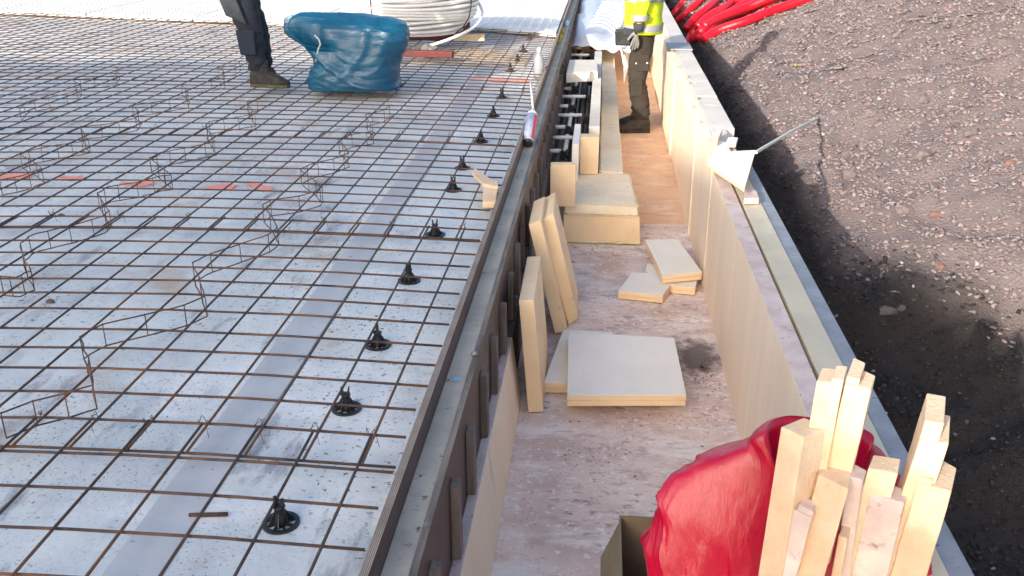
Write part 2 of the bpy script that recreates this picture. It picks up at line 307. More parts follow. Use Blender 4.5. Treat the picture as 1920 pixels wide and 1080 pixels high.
# ------------------------------------------------------------------ formwork
fw=thing('inner_formwork','long upright plywood strip standing between the rebar mesh and the concrete edge','formwork',(-.446,0,0))
MB((-.446,0,0)).box(-.4555,XE,-.3,22,-.050,.0285).build('plywood_face',M_plyf,fw)
MB((-.446,0,0)).box(-.4557,XE+.0002,-.3,22,.0287,.0300).build('plywood_edge',M_plye,fw)
fo=thing('outer_formwork','long brown plywood formwork board with upright battens along the trench side','formwork',(-.3667,0,-.2))
MB((-.3667,0,-.2)).box(-.3755,-.358,-.3,22,-.36,-.0475).build('plywood_face',M_plyf,fo)
MB((-.3667,0,-.2)).box(-.3757,-.3578,-.3,22,-.0473,-.0455).disp(lambda p:Vector((0,0,.001*mnoise.noise(p*20)))).build('plywood_edge',M_grime,fo)
y=onx(1,1,1) and None
yb=onz(840,1052,-.359).y
for k in range(-1,34):
    yy=yb+k*.318+random.uniform(-.012,.012); h=random.uniform(-.02,.02)
    if 6.0<yy<6.0: continue
    tl_=random.uniform(-.006,.006)
    c=MB((-.3667,0,-.2)); c.hexa([(-.3575,yy,-.357),(-.332,yy,-.357),(-.332,yy+.045,-.357),(-.3575,yy+.045,-.357)],[(-.3575,yy+tl_,-.135+h),(-.334,yy+tl_,-.138+h),(-.334,yy+.045+tl_,-.138+h),(-.3575,yy+.045+tl_,-.135+h)])
    c.build('batten',M_cleat,fo,bevel=.002)
# ------------------------------------------------------------------ rebar mesh
tab=[1.689,1.843,2.003,2.159,2.307,2.449,2.587,2.723,2.889,3.025,3.159,3.296,3.435,3.578,3.739,3.896,4.045,4.19,4.334,4.478,4.618,4.76,4.899,5.037,5.172,5.31,5.456,5.631,5.793,5.948,6.093,6.232,6.377,6.523,6.66,6.806,6.951,7.096,7.241,7.386,7.531,7.676,7.821,7.966,8.111,8.257,8.402,8.547,8.692,8.837,8.982,9.127,9.272,9.417,9.562,9.708,9.853,9.998,10.143,10.288,10.433,10.578,10.723,10.868,11.013,11.159]
wc=[-0.0807,0.03021,-0.09863,-0.01326,-0.07048,0.00556,-0.00931]
def wy(X,Y):
    return Y+wc[0]+wc[1]*Y+wc[2]*X+wc[3]*X*Y+wc[4]*X*X+wc[5]*X*X*Y+wc[6]*Y*Y
def rowY(j): 
    if j<0: return tab[0]+.153*j
    k=int(j); f=j-k
    if k>=65: return tab[65]+.145*(j-65)
    return tab[k]*(1-f)+tab[k+1]*f
def bz(X,Y,s): return .0045*mnoise.noise((X*1.1,Y*1.1,s))
sheets=[(-9,1.93,-12,2.9,0.0,'nearest the camera, ending at the first overlap'),(2.07,14,2,14.9,.012,'between the first and second overlaps from the camera'),(14.1,26.0,14,26.9,-.004,'carrying the salmon spray marks beneath, third from the camera'),(26.1,38,26,38.9,.01,'under the worker boot and the blue sack front'),(38.1,50,38,50.9,.0,'in sunlight just behind the blue sack'),(50.1,65,50,65.3,.012,'farthest one, reaching the white panels')]
R=.0039
for si,(r0,r1,c0,c1,off,lab) in enumerate(sheets):
    sh=thing('reinforcing_mesh','rusty welded rebar mesh sheet '+lab,'rebar mesh',(-2,rowY(max(r0,0)),0),'rusty rebar mesh sheets on the slab')
    og=sh.location.copy()
    rows=[r0]+[j for j in range(math.ceil(r0+.3),math.ceil(r1))]+[r1]
    yfar=rowY(r1)
    xmin=-(yfar*.80+.9) if si<5 else -9.4
    for j in rows:
        Y0=rowY(j); pts=[]
        xa=min(-2.2,xmin); n=max(6,int((-.474-xa)/.45))
        jx=random.uniform(-.006,.01)
        for k in range(n+1):
            X=xa+(-.474+jx-xa)*k/n; pts.append((X,wy(X,Y0)+.004*mnoise.noise((X*.9,j*3.1,1)),bz(X,Y0,0)-.004))
        MB(og).tube(pts,R,7).build('cross_bar',M_bar,sh,True)
    i=0
    while True:
        Xc=-.568-.1525*i+off; 
        if Xc<xmin+.02: break
        ya=rowY(c0); yb_=rowY(c1)+random.uniform(-.01,.01); n=max(3,int((yb_-ya)/.4)); pts=[]
        for k in range(n+1):
            Y=ya+(yb_-ya)*k/n; X=Xc+.006*mnoise.noise((i*2.3,Y*.7,si)); pts.append((X,wy(X,Y),bz(X,Y,0)+.0045))
        MB(og).tube(pts,R,7).build('lengthwise_bar',M_bar,sh,True); i+=1
# tie wires on the overlaps
def tiewire(p,s,lab,grp):
    m=MB(p); P=[]
    for k in range(14):
        a=k/13*4.2+s; P.append(Vector(p)+Vector((math.cos(a)*.012,math.sin(a)*.010,.009+.011*math.sin(k*.9)+k*.0011)))
    m.tube(P,.0009,5); q=Vector(p)+Vector((random.uniform(-.02,.02),random.uniform(-.02,.02),.03)); m.tube([P[-1],q],.0009,4); m.tube([P[0],P[0]+Vector((.01,-.012,-.03))],.0009,4)
    tag(m.build('tie_wire',M_bar2,None),lab,'tie wire',grp)
nm={2:('thin twisted wire tie knotted on the mesh overlap nearest the camera','wire ties on the nearest overlap'),14:('thin twisted wire tie on the second mesh overlap from the camera','wire ties on the second overlap'),26:('thin twisted wire tie on the third mesh overlap from the camera','wire ties on the third overlap')}
for r,(lab,grp) in nm.items():
    for i in range(0,10 if r==2 else 16):
        if r!=2 and i%2: continue
        X=-.568-.1525*i+.005; Y=wy(X,rowY(r+.92)); tiewire((X,Y-.01,0),random.uniform(0,6),lab,grp)
# zigzag lattice spacers
def spacer(pts,lab,top=.062,mid=1):
    P=[onz(x,y,top) for x,y in pts]; o0=P[0].copy(); o0.z=0
    t=thing('lattice_spacer',lab,'rebar spacer',o0,'zigzag wire spacers standing in the mesh')
    Q=[]
    for a,b in zip(P[:-1],P[1:]):
        for k in range(3): Q.append(a.lerp(b,k/3)+Vector((mnoise.noise(a*5+Vector((k,0,0)))*.01,0,0)))
    Q.append(P[-1])
    MB(o0).tube(Q,.0024,6).build('top_wire',M_bar2,t,True)
    B=[Vector((q.x,q.y,-.012)) for q in Q]; MB(o0).tube(B,.0024,6).build('bottom_wire',M_bar2,t,True)
    for k in range(0,len(Q),2 if len(Q)<60 else 3):
        MB(o0).tube([B[k]+Vector((0,0,-.002)),Q[k]+Vector((0,0,.003))],.0018,5).build('upright_wire',M_bar2,t)
spacer([(0,775),(60,752),(120,738),(172,722),(165,670),(150,632),(190,608),(270,590),(345,572),(383,555),(372,520),(360,492),(392,476),(450,458),(505,440),(522,425),(505,400),(492,385),(508,375),(560,368),(600,356)],'rusty zigzag wire spacer bent in tight waves, nearest to the camera on the left')
spacer([(604,352),(585,335),(563,318),(582,308),(625,298),(655,287),(645,272),(632,262),(660,252),(700,246),(694,232),(685,215),(720,206),(735,196)],'rusty zigzag wire spacer just in front of the blue sack')
spacer([(0,518),(30,520),(56,508),(44,480),(36,456),(66,438),(130,424),(192,406),(205,395),(192,375),(184,362),(204,350),(255,342),(300,330),(320,328),(300,312),(281,298)],'rusty zigzag wire spacer running left of the salmon spray marks')
spacer([(281,296),(300,286),(345,278),(402,266),(395,255),(385,236),(392,228),(430,222),(478,214),(470,202),(462,192),(490,184)],'rusty zigzag wire spacer between the salmon spray marks and the worker boot')
spacer([(0,338),(40,330),(78,316),(62,302),(36,290),(60,281),(105,272),(148,266),(165,262),(156,248),(150,238),(205,232),(255,222),(262,210),(248,198),(300,190),(350,182),(352,170),(340,160)],'rusty zigzag wire spacer at the far left edge of the photograph')
spacer([(35,205),(50,190),(90,183),(140,172),(150,158),(135,150),(175,146),(215,142),(222,130),(216,124)],'rusty zigzag wire spacer on the shade boundary at far left',mid=0)
spacer([(395,152),(420,146),(418,132),(405,128),(440,122),(455,112)],'rusty zigzag wire spacer left of the worker leg')
# overhanging loose bar piece on the film and bits
p=onz(355,970,-.05); q=onz(427,968,-.05); m=MB(p); m.tube([p+Vector((0,0,.006)),q+Vector((0,0,.006))],.0055,8); tag(m.build('rebar_offcut',M_bar,None,True),'short rusty rebar offcut lying loose on the white film','rebar offcut')
p=onz(60,478-10,-.05)
for k,(x,y,r) in enumerate([(95,567,.018),(115,405,.02),(890,264,.0)]):
    if r==0: continue
    c=onz(x,y,-.05); m=MB(c); m.loft([ell(c+Vector((0,0,z)),rr,rr*.6,10) for z,rr in ((0,r),(.006,r*.9),(.011,r*.4))]); m.disp(wob(60,.005,k)); tag(m.build('dirt_clump',M_stain,None,True),['dark dirt clump on the film at middle left','dark dirt clump beside the second mesh overlap at left'][k],'dirt clump')
# spray marks
for k,pl in enumerate([[(0,325),(50,322),(58,332),(40,336),(0,338)],[(104,330),(150,330),(168,336),(130,338)],[(226,340),(262,342),(290,336),(292,345),(262,350),(232,346)],[(384,351),(420,346),(442,346),(436,354),(400,357)],[(455,341),(480,344),(512,350),(505,357),(478,354)],[(880,148),(925,146),(992,148),(994,156),(930,153)]]):
    P=[]
    for a,b in zip(pl,pl[1:]+pl[:1]):
        for t in range(5):
            f=t/5; v=onz(a[0]+(b[0]-a[0])*f,a[1]+(b[1]-a[1])*f,-.0462+.0002*k); P.append(v+Vector((mnoise.noise(v*30)*.02,mnoise.noise(v*23)*.03,0)))
    m=MB(); m.add(P,[tuple(range(len(P)))]); o=m.build('spray_mark',M_spray); o['kind']='structure'
# ------------------------------------------------------------------ black bar chairs
def chair(loc,n,scale=1,tilt=0):
    t=thing('bar_chair','black plastic bar chair, %s from the camera in the row beside the formwork'%(ORD[n] if n else 'nearest one'),'bar chair',loc,'black bar chairs under the mesh')
    if n==0: t['label']='black plastic bar chair nearest the camera, with a spoked round foot'
    def ring(r0,r1,z0,z1): 
        m.loft([ell((0,0,z),r,r,28) for r,z in ((r1,z0),(r1,z1),(r0,z1),(r0,z0),(r1,z0))],cap=False)
    m=MB(); ring(.034,.044,0,.007); 
    for k in range(8):
        a=k*math.pi/4+.2; d=Vector((math.cos(a),math.sin(a),0)); e=Vector((-d.y,d.x,0))*.0028
        m.hexa([d*.010-e,d*.037-e,d*.037+e,d*.010+e],[d*.010-e+Vector((0,0,.007)),d*.037-e+Vector((0,0,.006)),d*.037+e+Vector((0,0,.006)),d*.010+e+Vector((0,0,.007))])
    m.build('foot_ring',M_black,t)
    m=MB(); m.loft([ell((0,0,z),r,r,16) for z,r in ((.001,.0185),(.012,.0165),(.03,.0135),(.052,.0125),(.055,.0145),(.058,.0145))]); m.build('post',M_black,t,True)
    for k in range(6):
        a=k*math.pi/3; d=Vector((math.cos(a),math.sin(a),0)); e=Vector((-d.y,d.x,0))*.0013
        m=MB(); m.hexa([d*.012-e,d*.032-e+Vector((0,0,.003)),d*.032+e+Vector((0,0,.003)),d*.012+e],[d*.011-e+Vector((0,0,.045)),d*.015-e+Vector((0,0,.04)),d*.015+e+Vector((0,0,.04)),d*.011+e+Vector((0,0,.045))]); m.build('rib',M_black,t)
    for s in (-1,1):
        m=MB(); m.hexa([(s*.007-.0035,-.006,.056),(s*.007+.0035,-.006,.056),(s*.007+.0035,.006,.056),(s*.007-.0035,.006,.056)],[(s*.011-.0025,-.004,.082),(s*.011+.002,-.004,.085),(s*.011+.002,.004,.085),(s*.011-.0025,.004,.082)]); m.build('prong',M_black,t)
    t.rotation_euler=(tilt,0,random.uniform(0,3)); t.scale=(scale*.97,scale*.97,scale*.84)
for k,(x,y) in enumerate([(527,982),(650,767),(709,648),(767,527),(816,441),(850,357),(867,316),(902,266),(925,218),(941,184),(957,134),(970,117),(981,97),(993,74)]):
    chair(onz(x,y,-.05),k,1.02)
# ------------------------------------------------------------------ foam things in the trench
def boxq(name,front,vec,m,lab,cat,group=None,bevel=.003,extra=None,mats=None):
    """front: four points (bl, br, tr, tl), extruded by vec"""
    f=[Vector(p) for p in front]; v=Vector(vec); c=sum(f,Vector())/4
    b=MB(c); b.hexa([f[0],f[1],f[1]+v,f[0]+v],[f[3],f[2],f[2]+v,f[3]+v])
    b.disp(wob(7,.0025,c.x*9))
    o=b.build(name,m,None,bevel=bevel); tag(o,lab,cat,group); return o
ZF=-.645
# long low board along the trench left
m=MB((-.3,0,-.5)); m.hexa([(-.3255,.2,ZF),(-.2855,.2,ZF),(-.2855,3.55,ZF),(-.3255,3.55,ZF)],[(-.357,.2,-.362),(-.324,.2,-.359),(-.324,3.55,-.359),(-.357,3.55,-.362)]); m.mi=[0,1,0,0,0,0]
tag(m.build('insulation_board',[M_foamw,M_foamp],None,bevel=.003),'long tan foam board leaning along the left foot of the trench','insulation board')
def upright(bl,br,tr,tl,far,lab,thick_m=M_foam):
    z=ZF+.002; b0=onz(bl[0],bl[1],z); Y=b0.y; b1=ony(br[0],br[1],Y); b1.z=max(b1.z,z); t1=ony(tr[0],tr[1],Y); t0=ony(tl[0],tl[1],Y)
    fr=ony(far[0],far[1],far[2]); v=fr-t1
    return boxq('insulation_board',[b0,b1,t1,t0],v,thick_m,lab,'insulation board','cut foam boards standing in the trench')
def farpt(x,y,z): p=onz(x,y,z); return (x,y,p.y)
# U1
b0=onz(991,772,ZF); zt=ony(1000,565,b0.y).z
upright((990,774),(1019,772),(1001,563),(973,564),farpt(1013,480,zt),'cream foam board standing on edge, nearest in the trench, against the low tan board')
b0=onz(1041,625,ZF); zt=ony(1014,412,b0.y).z
upright((1041,626),(1062,622),(1014,412),(991,422),farpt(1022,368,zt),'left one of two tall cream foam boards leaning together beside the formwork')
b0=onz(1066,608,ZF); zt=ony(1036,400,b0.y).z
upright((1066,609),(1084,597),(1038,399),(1015,412),farpt(1041,360,zt),'right one of two tall cream foam boards leaning together beside the formwork')
def flat(name,px,z,t,m,lab,cat,group=None,zs=None,bevel=.003,edge=None):
    P=[onz(x,y,(zs[i] if zs else z)) for i,(x,y) in enumerate(px)]; c=sum(P,Vector())/len(P)
    o=MB(c)
    if edge and t>.03:
        o.prism(P,t*.5); g=[p+(c-p)*.006+Vector((0,0,-t*.5-.001)) for p in P]; o.prism(g,t*.5-.001)
        n=len(P)
    else: o.prism(P,t)
    if edge: o.mi=[0]+[1]*(len(o.f)-1)
    o.disp(wob(6,.002,c.y*3))
    ob=o.build(name,[m,edge] if edge else m,None,bevel=bevel); return tag(ob,lab,cat,group)
flat('insulation_board',[(1019,718),(1120,718),(1150,622),(1056,617)],ZF+.052,.050,M_foamf,'small pale foam board lying partly under the large square one','insulation board',edge=M_foam)
t2=flat('insulation_board',[(1063,741),(1288,741),(1264,633),(1065,622)],ZF+.110,.052,M_foamf,'large pale square foam board lying flat in the middle of the trench','insulation board',zs=[ZF+.100,ZF+.100,ZF+.106,ZF+.110],edge=M_foam)
flat('insulation_board',[(1260,536),(1304,540),(1312,506),(1213,494),(1210,508)],ZF+.045,.043,M_foamf,'foam offcut under the narrow board by the right trench wall','foam offcut',edge=M_foam)
flat('insulation_board',[(1159,545),(1243,554),(1262,527),(1252,512),(1184,511)],ZF+.047,.045,M_foamf,'angular foam offcut lying left of the narrow board in the trench','foam offcut',edge=M_foam)
flat('insulation_board',[(1243,517),(1317,510),(1271,448),(1209,449)],ZF+.105,.045,M_foamf,'narrow pale foam board resting on two offcuts by the right trench wall','insulation board',zs=[ZF+.098,ZF+.098,ZF+.100,ZF+.100],edge=M_foam)
M_bench=mat('light_cream_foam_top',(.88,.77,.60),.85,(.82,.69,.50),6,.4,.62,bump=.5,bs=60,layers=[((.66,.52,.36),15,.60,.74)])
# stepped foam base
yf=onz(1055,455,ZF).y
sb=thing('foam_bench','long stepped bench of cream foam boards along the middle of the trench','foam bench',(0.03,yf,ZF))
og=(0.03,yf,ZF)
x0=onz(1055,455,ZF).x; x1=onz(1200,455,ZF).x
zt=ony(1130,388,yf).z
def bq(pts_b,pts_t,name,m,parent,og,w=.003,s=7):
    b=MB(og); b.hexa(pts_b,pts_t); b.disp(wob(s,w,1)); return b.build(name,m,parent,bevel=.004)
zm=ony(1130,404,yf).z
yk=onz(1150,325,zt).y
bq([(x0,yf,ZF+.002),(x1,yf,ZF+.002),(x1-.005,12,ZF+.002),(x0,12,ZF+.002)][:4],[(x0,yf,zm),(x1-.01,yf,zm),(x1-.012,12,zm),(x0,12,zm)],'lower_board',M_foam,sb,og) if False else None
xr=lambda px,py: onz(px,py,zt).x
bq([(x0,yf,ZF+.002),(x1,yf,ZF+.002),(x1-.03,yk,ZF+.002),(x0,yk,ZF+.002)],[(x0,yf+.003,zm-.002),(x1-.012,yf+.003,zm-.002),(x1-.045,yk,zm-.002),(x0,yk,zm-.002)],'lower_board',M_foam,sb,og)
bq([(x0+.004,yf+.008,zm+.002),(x1-.02,yf+.008,zm+.002),(x1-.055,yk,zm+.002),(x0+.004,yk,zm+.002)],[(x0+.008,yf+.012,zt),(x1-.03,yf+.012,zt),(x1-.065,yk,zt),(x0+.008,yk,zt)],'upper_board',M_bench,sb,og)
# continuing narrower strip of boards
ya=yk+.01; xl=onz(1124,300,zt).x; k=0
while ya<13.5:
    yb2=ya+random.uniform(.75,1.2); w=interp(ya,[6,8,12],[.175,.165,.15]); dz=random.uniform(-.006,.006)
    bq([(xl,ya,ZF+.002),(xl+w,ya,ZF+.002),(xl+w,yb2-.008,ZF+.002),(xl,yb2-.008,ZF+.002)],[(xl,ya,zt+dz),(xl+w-.012,ya,zt+dz),(xl+w-.014,yb2-.008,zt+dz),(xl,yb2-.008,zt+dz)],'step_board',M_bench,sb,og,.006,11)
    ya=yb2; k+=1
# squeezed out expanding foam beads
m=MB(og)
def bead(p,q,r,n=26):
    P=[];Rr=[]
    for i in range(n):
        t=i/(n-1); v=Vector(p).lerp(Vector(q),t); P.append(v+Vector((mnoise.noise((i*.7,r*99,0))*r*.7,0,mnoise.noise((i*.9,3,r*50))*r*.5))); Rr.append(r*(.65+.7*abs(mnoise.noise((i*.8,7,2)))*1.6))
    m.tube(P,Rr,7)
bead((x0+.02,yf-.002,zm),(x1-.03,yf-.002,zm),.006,40); bead((x0,yf-.004,ZF+.012),(x1,yf-.004,ZF+.012),.010,46); bead((x1-.028,yf,zt),(x1-.06,yk,zt-.01),.008,30); bead((x0+.03,yf+.015,zt+.003),(x0+.03+.05,yk-.05,zt+.003),.006,20)
bead((xl+.012,yk,zt+.006),(xl+.012,9.5,zt+.006),.011,60); bead((x0+.015,yf+.02,zt+.005),(x1-.03,yf+.02,zt+.004),.006,30)
m.build('foam_bead',mat('yellowish_expanding_foam',(.80,.70,.47),.8,(.74,.64,.36),20,.4,.6,bump=.6,bs=120),sb,True)
# uprights on the bench
zz=zt+.003
def block(px0,px1,pyb,pyt,dep,lab,m=M_foam,z=zz,dyo=0):
    a=onz(px0,pyb,z); b=ony(px1,pyb,a.y); c=ony(px1,pyt,a.y); d=ony(px0,pyt,a.y)
    return boxq('foam_block',[a,Vector((b.x,a.y,z)),Vector((b.x,a.y,c.z)),Vector((a.x,a.y,d.z))],(0,dep,0),m,lab,'foam block')
block(1031,1078,387,309,.07,'square cream foam block standing at the near end of the pipe recess')
block(1087,1121,326,257,.10,'cream foam block standing against the bench step behind the square one')
# long upright board lining the pipe recess
a=onz(1083,312,zz); zt2=ony(1090,256,onz(1087,326,zz).y).z
boxq('insulation_board',[(-.168,6.05,ZF),(-.126,6.05,ZF),(-.126,6.05,zt2),(-.168,6.05,zt2)],(0,.6,0),M_foamf,'pale foam board edge lining the near end of the pipe recess','insulation board')
boxq('insulation_board',[(xl-.082,6.72,ZF),(xl-.006,6.72,ZF),(xl-.006,6.72,zt2-.03),(xl-.082,6.72,zt2-.03)],(0,3.6,0),M_cap,'long grey foam board standing between the pipe recess and the bench','insulation board')
# cover across recess
za=-.12
P=[onz(1062,137,za),onz(1121,134,za),onz(1119,112,za),onz(1068,112,za)]; o=MB(P[0]); o.prism(P,.085); tag(o.build('recess_cover',M_cap,None,bevel=.003),'grey topped foam cover lying across the pipe recess','foam cover')
# manifold pipes and clamps
zp=-.30
n=0
for (x0_,y0_,x1_,vx,vy) in ((1030,283,1052,1057,288),(1042,258,1074,None,0),(1047,238,1060,1067,242),(1051,216,1091,1100,222),(1055,199,1066,1072,201),(1058,181,1098,1107,183),(1062,166,1071,1078,167),(1072,150,1100,1108,152),(1080,103,1105,1112,105),(1083,84,1105,1110,86),(1086,90,1090,1086,98),(1084,76,1098,1094,77)):
    a=onz(x0_,y0_,zp); b=ony(x1_,y0_,a.y)
    t=thing('pipe_stub','pale grey pipe stub %s in the recess beside the formwork'%(('nearest' if n==0 else ORD[n]+' from the camera')),'pipe stub',a,'pipe stubs in the recess')
    MB(a).tube([Vector((-.33,a.y,a.z)),b],.0145,10).build('pipe',M_white,t,True)
    if vx:
        c=ony(vx,vy,a.y); m=MB(a); m.loft([ell(c+Vector((x,0,0)),r,r,14,ux=Vector((0,1,0)),uy=Vector((0,0,1))) for x,r in ((-.03,.016),(-.028,.026),(-.012,.026),(-.01,.019),(.012,.019),(.014,.03),(.03,.03),(.032,.014))]); m.build('valve',M_black,t)
        m=MB(a); m.hexa([c+Vector((-.03,-.034,-.03)),c+Vector((.01,-.034,-.045)),c+Vector((.01,-.02,-.045)),c+Vector((-.03,-.02,-.03))],[c+Vector((-.012,-.04,.035)),c+Vector((.022,-.04,.02)),c+Vector((.022,-.024,.02)),c+Vector((-.012,-.024,.035))]); m.build('lever',M_black,t,bevel=.003)
    n+=1
n=0
for X,r,zq,mm in ((-.285,.022,-.42,M_steelp),(-.235,.016,-.36,M_white),(-.2,.02,-.45,M_pipeD),(-.15,.024,-.43,M_steelp),(-.105,.018,-.40,M_pipeD)):
    tag(MB((X,8,zq)).tube([(X,6.45,zq),(X,8,zq),(X,11.6,zq)],r,10).build('header_pipe',mm,None,True),['brown lengthwise pipe nearest the formwork in the recess','thin white lengthwise pipe in the recess','black lengthwise pipe in the middle of the recess','grey brown lengthwise pipe under the black valves','dark lengthwise pipe nearest the grey foam board'][n],'pipe'); n+=1
# sheeting with pipes at the far end of the trench
P=[]
sy=[onz(1090,y,-.12).y for y in (70,40,10,-30,-80)]
m=MB(); rows=[]
for j in range(22):
    y=sy[0]+(sy[-1]-sy[0])*j/21; rows.append([(-.335+ .70*i/20,y,-.15+.03*math.sin(i*.35)+.05*mnoise.noise((i*.25,y*1.2,0))-(.10*(max(0,1-j/2.)))+.02*math.sin(i*1.2+y*3)) for i in range(21)])
vs=[p for r in rows for p in r]; m.add(vs,[(j*21+i,j*21+i+1,(j+1)*21+i+1,(j+1)*21+i) for j in range(21) for i in range(20)])
o=m.build('plastic_sheeting',M_sheet,None,True); sol=o.modifiers.new('solid','SOLIDIFY'); sol.thickness=.003
tag(o,'crumpled white plastic sheeting over the far end of the pipe recess','sheeting')
for k in range(9):
    y=sy[0]+.15+k*.34; X0=-.16+k*.018; P=[Vector((X0,y+.35,-.06)),Vector((X0+.10,y+.33,-.045)),Vector((X0+.22,y+.22,-.07)),Vector((X0+.33,y-.02,-.16)),Vector((X0+.40,y-.30,-.34)),Vector((X0+.42,y-.5,-.60))]
    Q=[]
    for i in range(len(P)-1):
        for t in range(5):
            a=P[max(i-1,0)];b=P[i];c=P[i+1];d=P[min(i+2,len(P)-1)];s=t/5
            Q.append(.5*((2*b)+(c-a)*s+(2*a-5*b+4*c-d)*s*s+(3*b-a-3*c+d)*s**3))
    tag(MB(P[0]).tube(Q,.010,8).build('heating_pipe',M_white,None,True),'white heating pipe curving into the trench, %s of its row'%ORD[k],'pipe','white heating pipes bending into the trench')
# ------------------------------------------------------------------ right wall
wt=.011
wl=thing('foam_lined_wall','long foam lined wall on the right side of the trench','wall',(.7,6,-.3)); og=(.7,6,-.3)
y=.2; k=0; YS=onz(1370,318,wt).y
ends=[1.25,2.5,3.75,YS]; yy=[.2]+ends
for a,b in zip(yy[:-1],yy[1:]):
    dx=random.uniform(-.002,.002); MB(og).box(.588+dx,.652,a+.001,b-.001,ZF-.02,wt-.002).build('inner_board',M_foamw,wl,bevel=.003)
    MB(og).box(.588+dx+.001,.6515,a+.001,b-.001,wt-.0018,wt+.001).disp(wob(30,.0015)).build('weathered_top',M_foamp,wl)
MB(og).box(.668,.755,.2,YS,-.9,wt-.004).build('outer_board',M_yfoam,wl,bevel=.004)
MB(og).box(.7565,.811,.2,YS+.3,-1.6,wt-.012).build('concrete_edge',M_gsteel,wl,bevel=.003)
MB(og).box(.653,.667,.2,YS,-.9,-.03).build('joint_filler',M_plyf,wl)
y=YS
far=[YS,YS+.9,YS+1.9,YS+2.9,onz(1270,97,wt).y,15,21]
for k,(a,b) in enumerate(zip(far[:-1],far[1:])):
    dx=[0,-.006,.003,-.004,.012,.0][k]; MB(og).box(.586+dx,.66,a+.003,b-.003,ZF-.02,wt+.012).disp(wob(5,.002,k)).build('inner_board',M_foamw,wl,bevel=.004)
    MB(og).box(.6615,.812 if k else .755,a+.003,b-.003,-1.6 if k else -.9,wt+.016+dx*.3).disp(wob(5,.002,k+5)).build('cap_board',M_cap,wl,bevel=.005)
m=MB(og); ya=onz(1270,97,wt).y; m.box(.60,.815,ya-.06,ya+.35,wt+.02,wt+.034); m.build('joint_strip',M_gsteel,wl)
for k in range(12): # torn chips of foam skin along the cap
    yk2=YS+.2+k*.42+random.uniform(-.1,.1); xx=random.uniform(.60,.66); m=MB(og); a=random.uniform(0,3); r=random.uniform(.015,.045)
    m.prism([(xx+r*math.cos(a+t)*.35,yk2+r*math.sin(a+t)*1.3,wt+.034+.004*math.sin(t*3)) for t in (0,1.4,2.6,4,5.2)],.005); m.build('foam_chip',M_foamr,wl)
# flap board and offcuts lying on the wall
z0=wt+.03
flat('insulation_board',[(1327,309),(1396,354),(1417,281),(1380,283),(1336,289)],z0,.016,M_foamf,'triangular pale foam offcut lying askew on top of the right wall','foam offcut',zs=[z0+.02,z0+.045,z0+.075,z0+.05,z0+.03],edge=M_foam,bevel=.002)
flat('foam_offcut',[(1395,372),(1424,371),(1418,357),(1398,350)],wt+.03,.03,M_foamp,'small weathered foam chunk under the triangular offcut on the wall','foam offcut')
flat('foam_offcut',[(1335,257),(1345,262),(1355,241),(1348,238)],z0+.05,.045,M_foamf,'small upright foam offcut on the wall top','foam offcut',edge=M_foam)
flat('foam_offcut',[(1360,268),(1380,268),(1384,258),(1366,257)],z0+.03,.025,M_foamf,'small rectangular foam offcut behind the triangular one on the wall','foam offcut',edge=M_foam)
flat('foam_offcut',[(1335,286),(1372,285),(1360,266),(1342,262)],z0+.01,.012,M_foamf,'thin foam sliver between offcuts on the wall top','foam offcut',edge=M_foam)
# thin plastic strip
a=onz(1417,286,z0+.03); 
def hit(px,py):
    d=ray(px,py); t=.5; 
    while t<40:
        p=CP+d*t
        if p.x>.82 and p.z<hgt(p.x,p.y): return p
        t+=.02
    return CP+d*9
b=hit(1533,226)+Vector((0,0,.02)); m=MB(a); m.tube([a,a.lerp(b,.5)+Vector((0,0,.01)),b],.010,6); tag(m.build('plastic_strip',M_strip,None),'thin pale green plastic strip bridging from the wall to the gravel bank','plastic strip')
# ------------------------------------------------------------------ red conduits
cl=[((1318,84),(1345,66),(1400,47),(1460,24),(1524,2)),((1308,82),(1330,60),(1385,36),(1440,12),(1490,-12)),((1300,84),(1322,64),(1352,44),(1396,18),(1430,-8)),((1292,78),(1312,56),(1340,36),(1372,12),(1400,-12)),((1286,66),(1302,46),(1332,22),(1362,-6)),((1270,46),(1290,28),(1318,4),(1340,-14)),((1318,70),(1352,52),(1396,34),(1446,14),(1484,-4)),((1306,70),(1330,48),(1368,26),(1408,4),(1440,-16)),((1284,92),(1296,76),(1318,56),(1346,34),(1376,8),(1400,-16)),((1262,34),(1276,16),(1296,-4),(1310,-20))]
cn=['lowest one with its end on open gravel','one just above the lowest, ending farthest from the wall','third counted up from the bottom of the bundle','fourth counted up from the bottom of the bundle','fifth counted up from the bottom of the bundle','one second nearest to the wall corner','short one lying over the middle of the bundle','one lying across the lower middle of the bundle','one with its dark end deep in the wall shadow','one closest to the worker']
for k,pl in enumerate(cl):
    P=[hit(x,y)+Vector((0,0,.055+(.085 if k in (6,7) else .03 if k in (2,4) else 0))) for x,y in pl]
    # end rising a little, spine smoothing
    Q=[]
    for i in range(len(P)-1):
        for t in range(6):
            a=P[max(i-1,0)];b=P[i];c=P[i+1];d=P[min(i+2,len(P)-1)];s=t/6
            Q.append(.5*((2*b)+(c-a)*s+(2*a-5*b+4*c-d)*s*s+(3*b-a-3*c+d)*s**3))
    Q.append(P[-1]); D=[]; R_=[]
    # resample with corrugation
    cum=[0]
    for i in range(1,len(Q)): cum.append(cum[-1]+(Q[i]-Q[i-1]).length)
    nn=int(cum[-1]/.016)
    for i in range(nn+1):
        u=cum[-1]*i/nn; j=max(0,min(len(Q)-2,int(np.searchsorted(cum,u))-1)); f=(u-cum[j])/max(1e-6,cum[j+1]-cum[j]); D.append(Q[j].lerp(Q[j+1],f)); R_.append(.062+(.003 if i%2 else -.003))
    tag(MB(P[0]).tube(D,R_,12,cap=True).build('cable_conduit',M_redpipe,None,True),'red conduit on the bank, '+cn[k],'conduit','red conduits fanned out on the gravel bank')
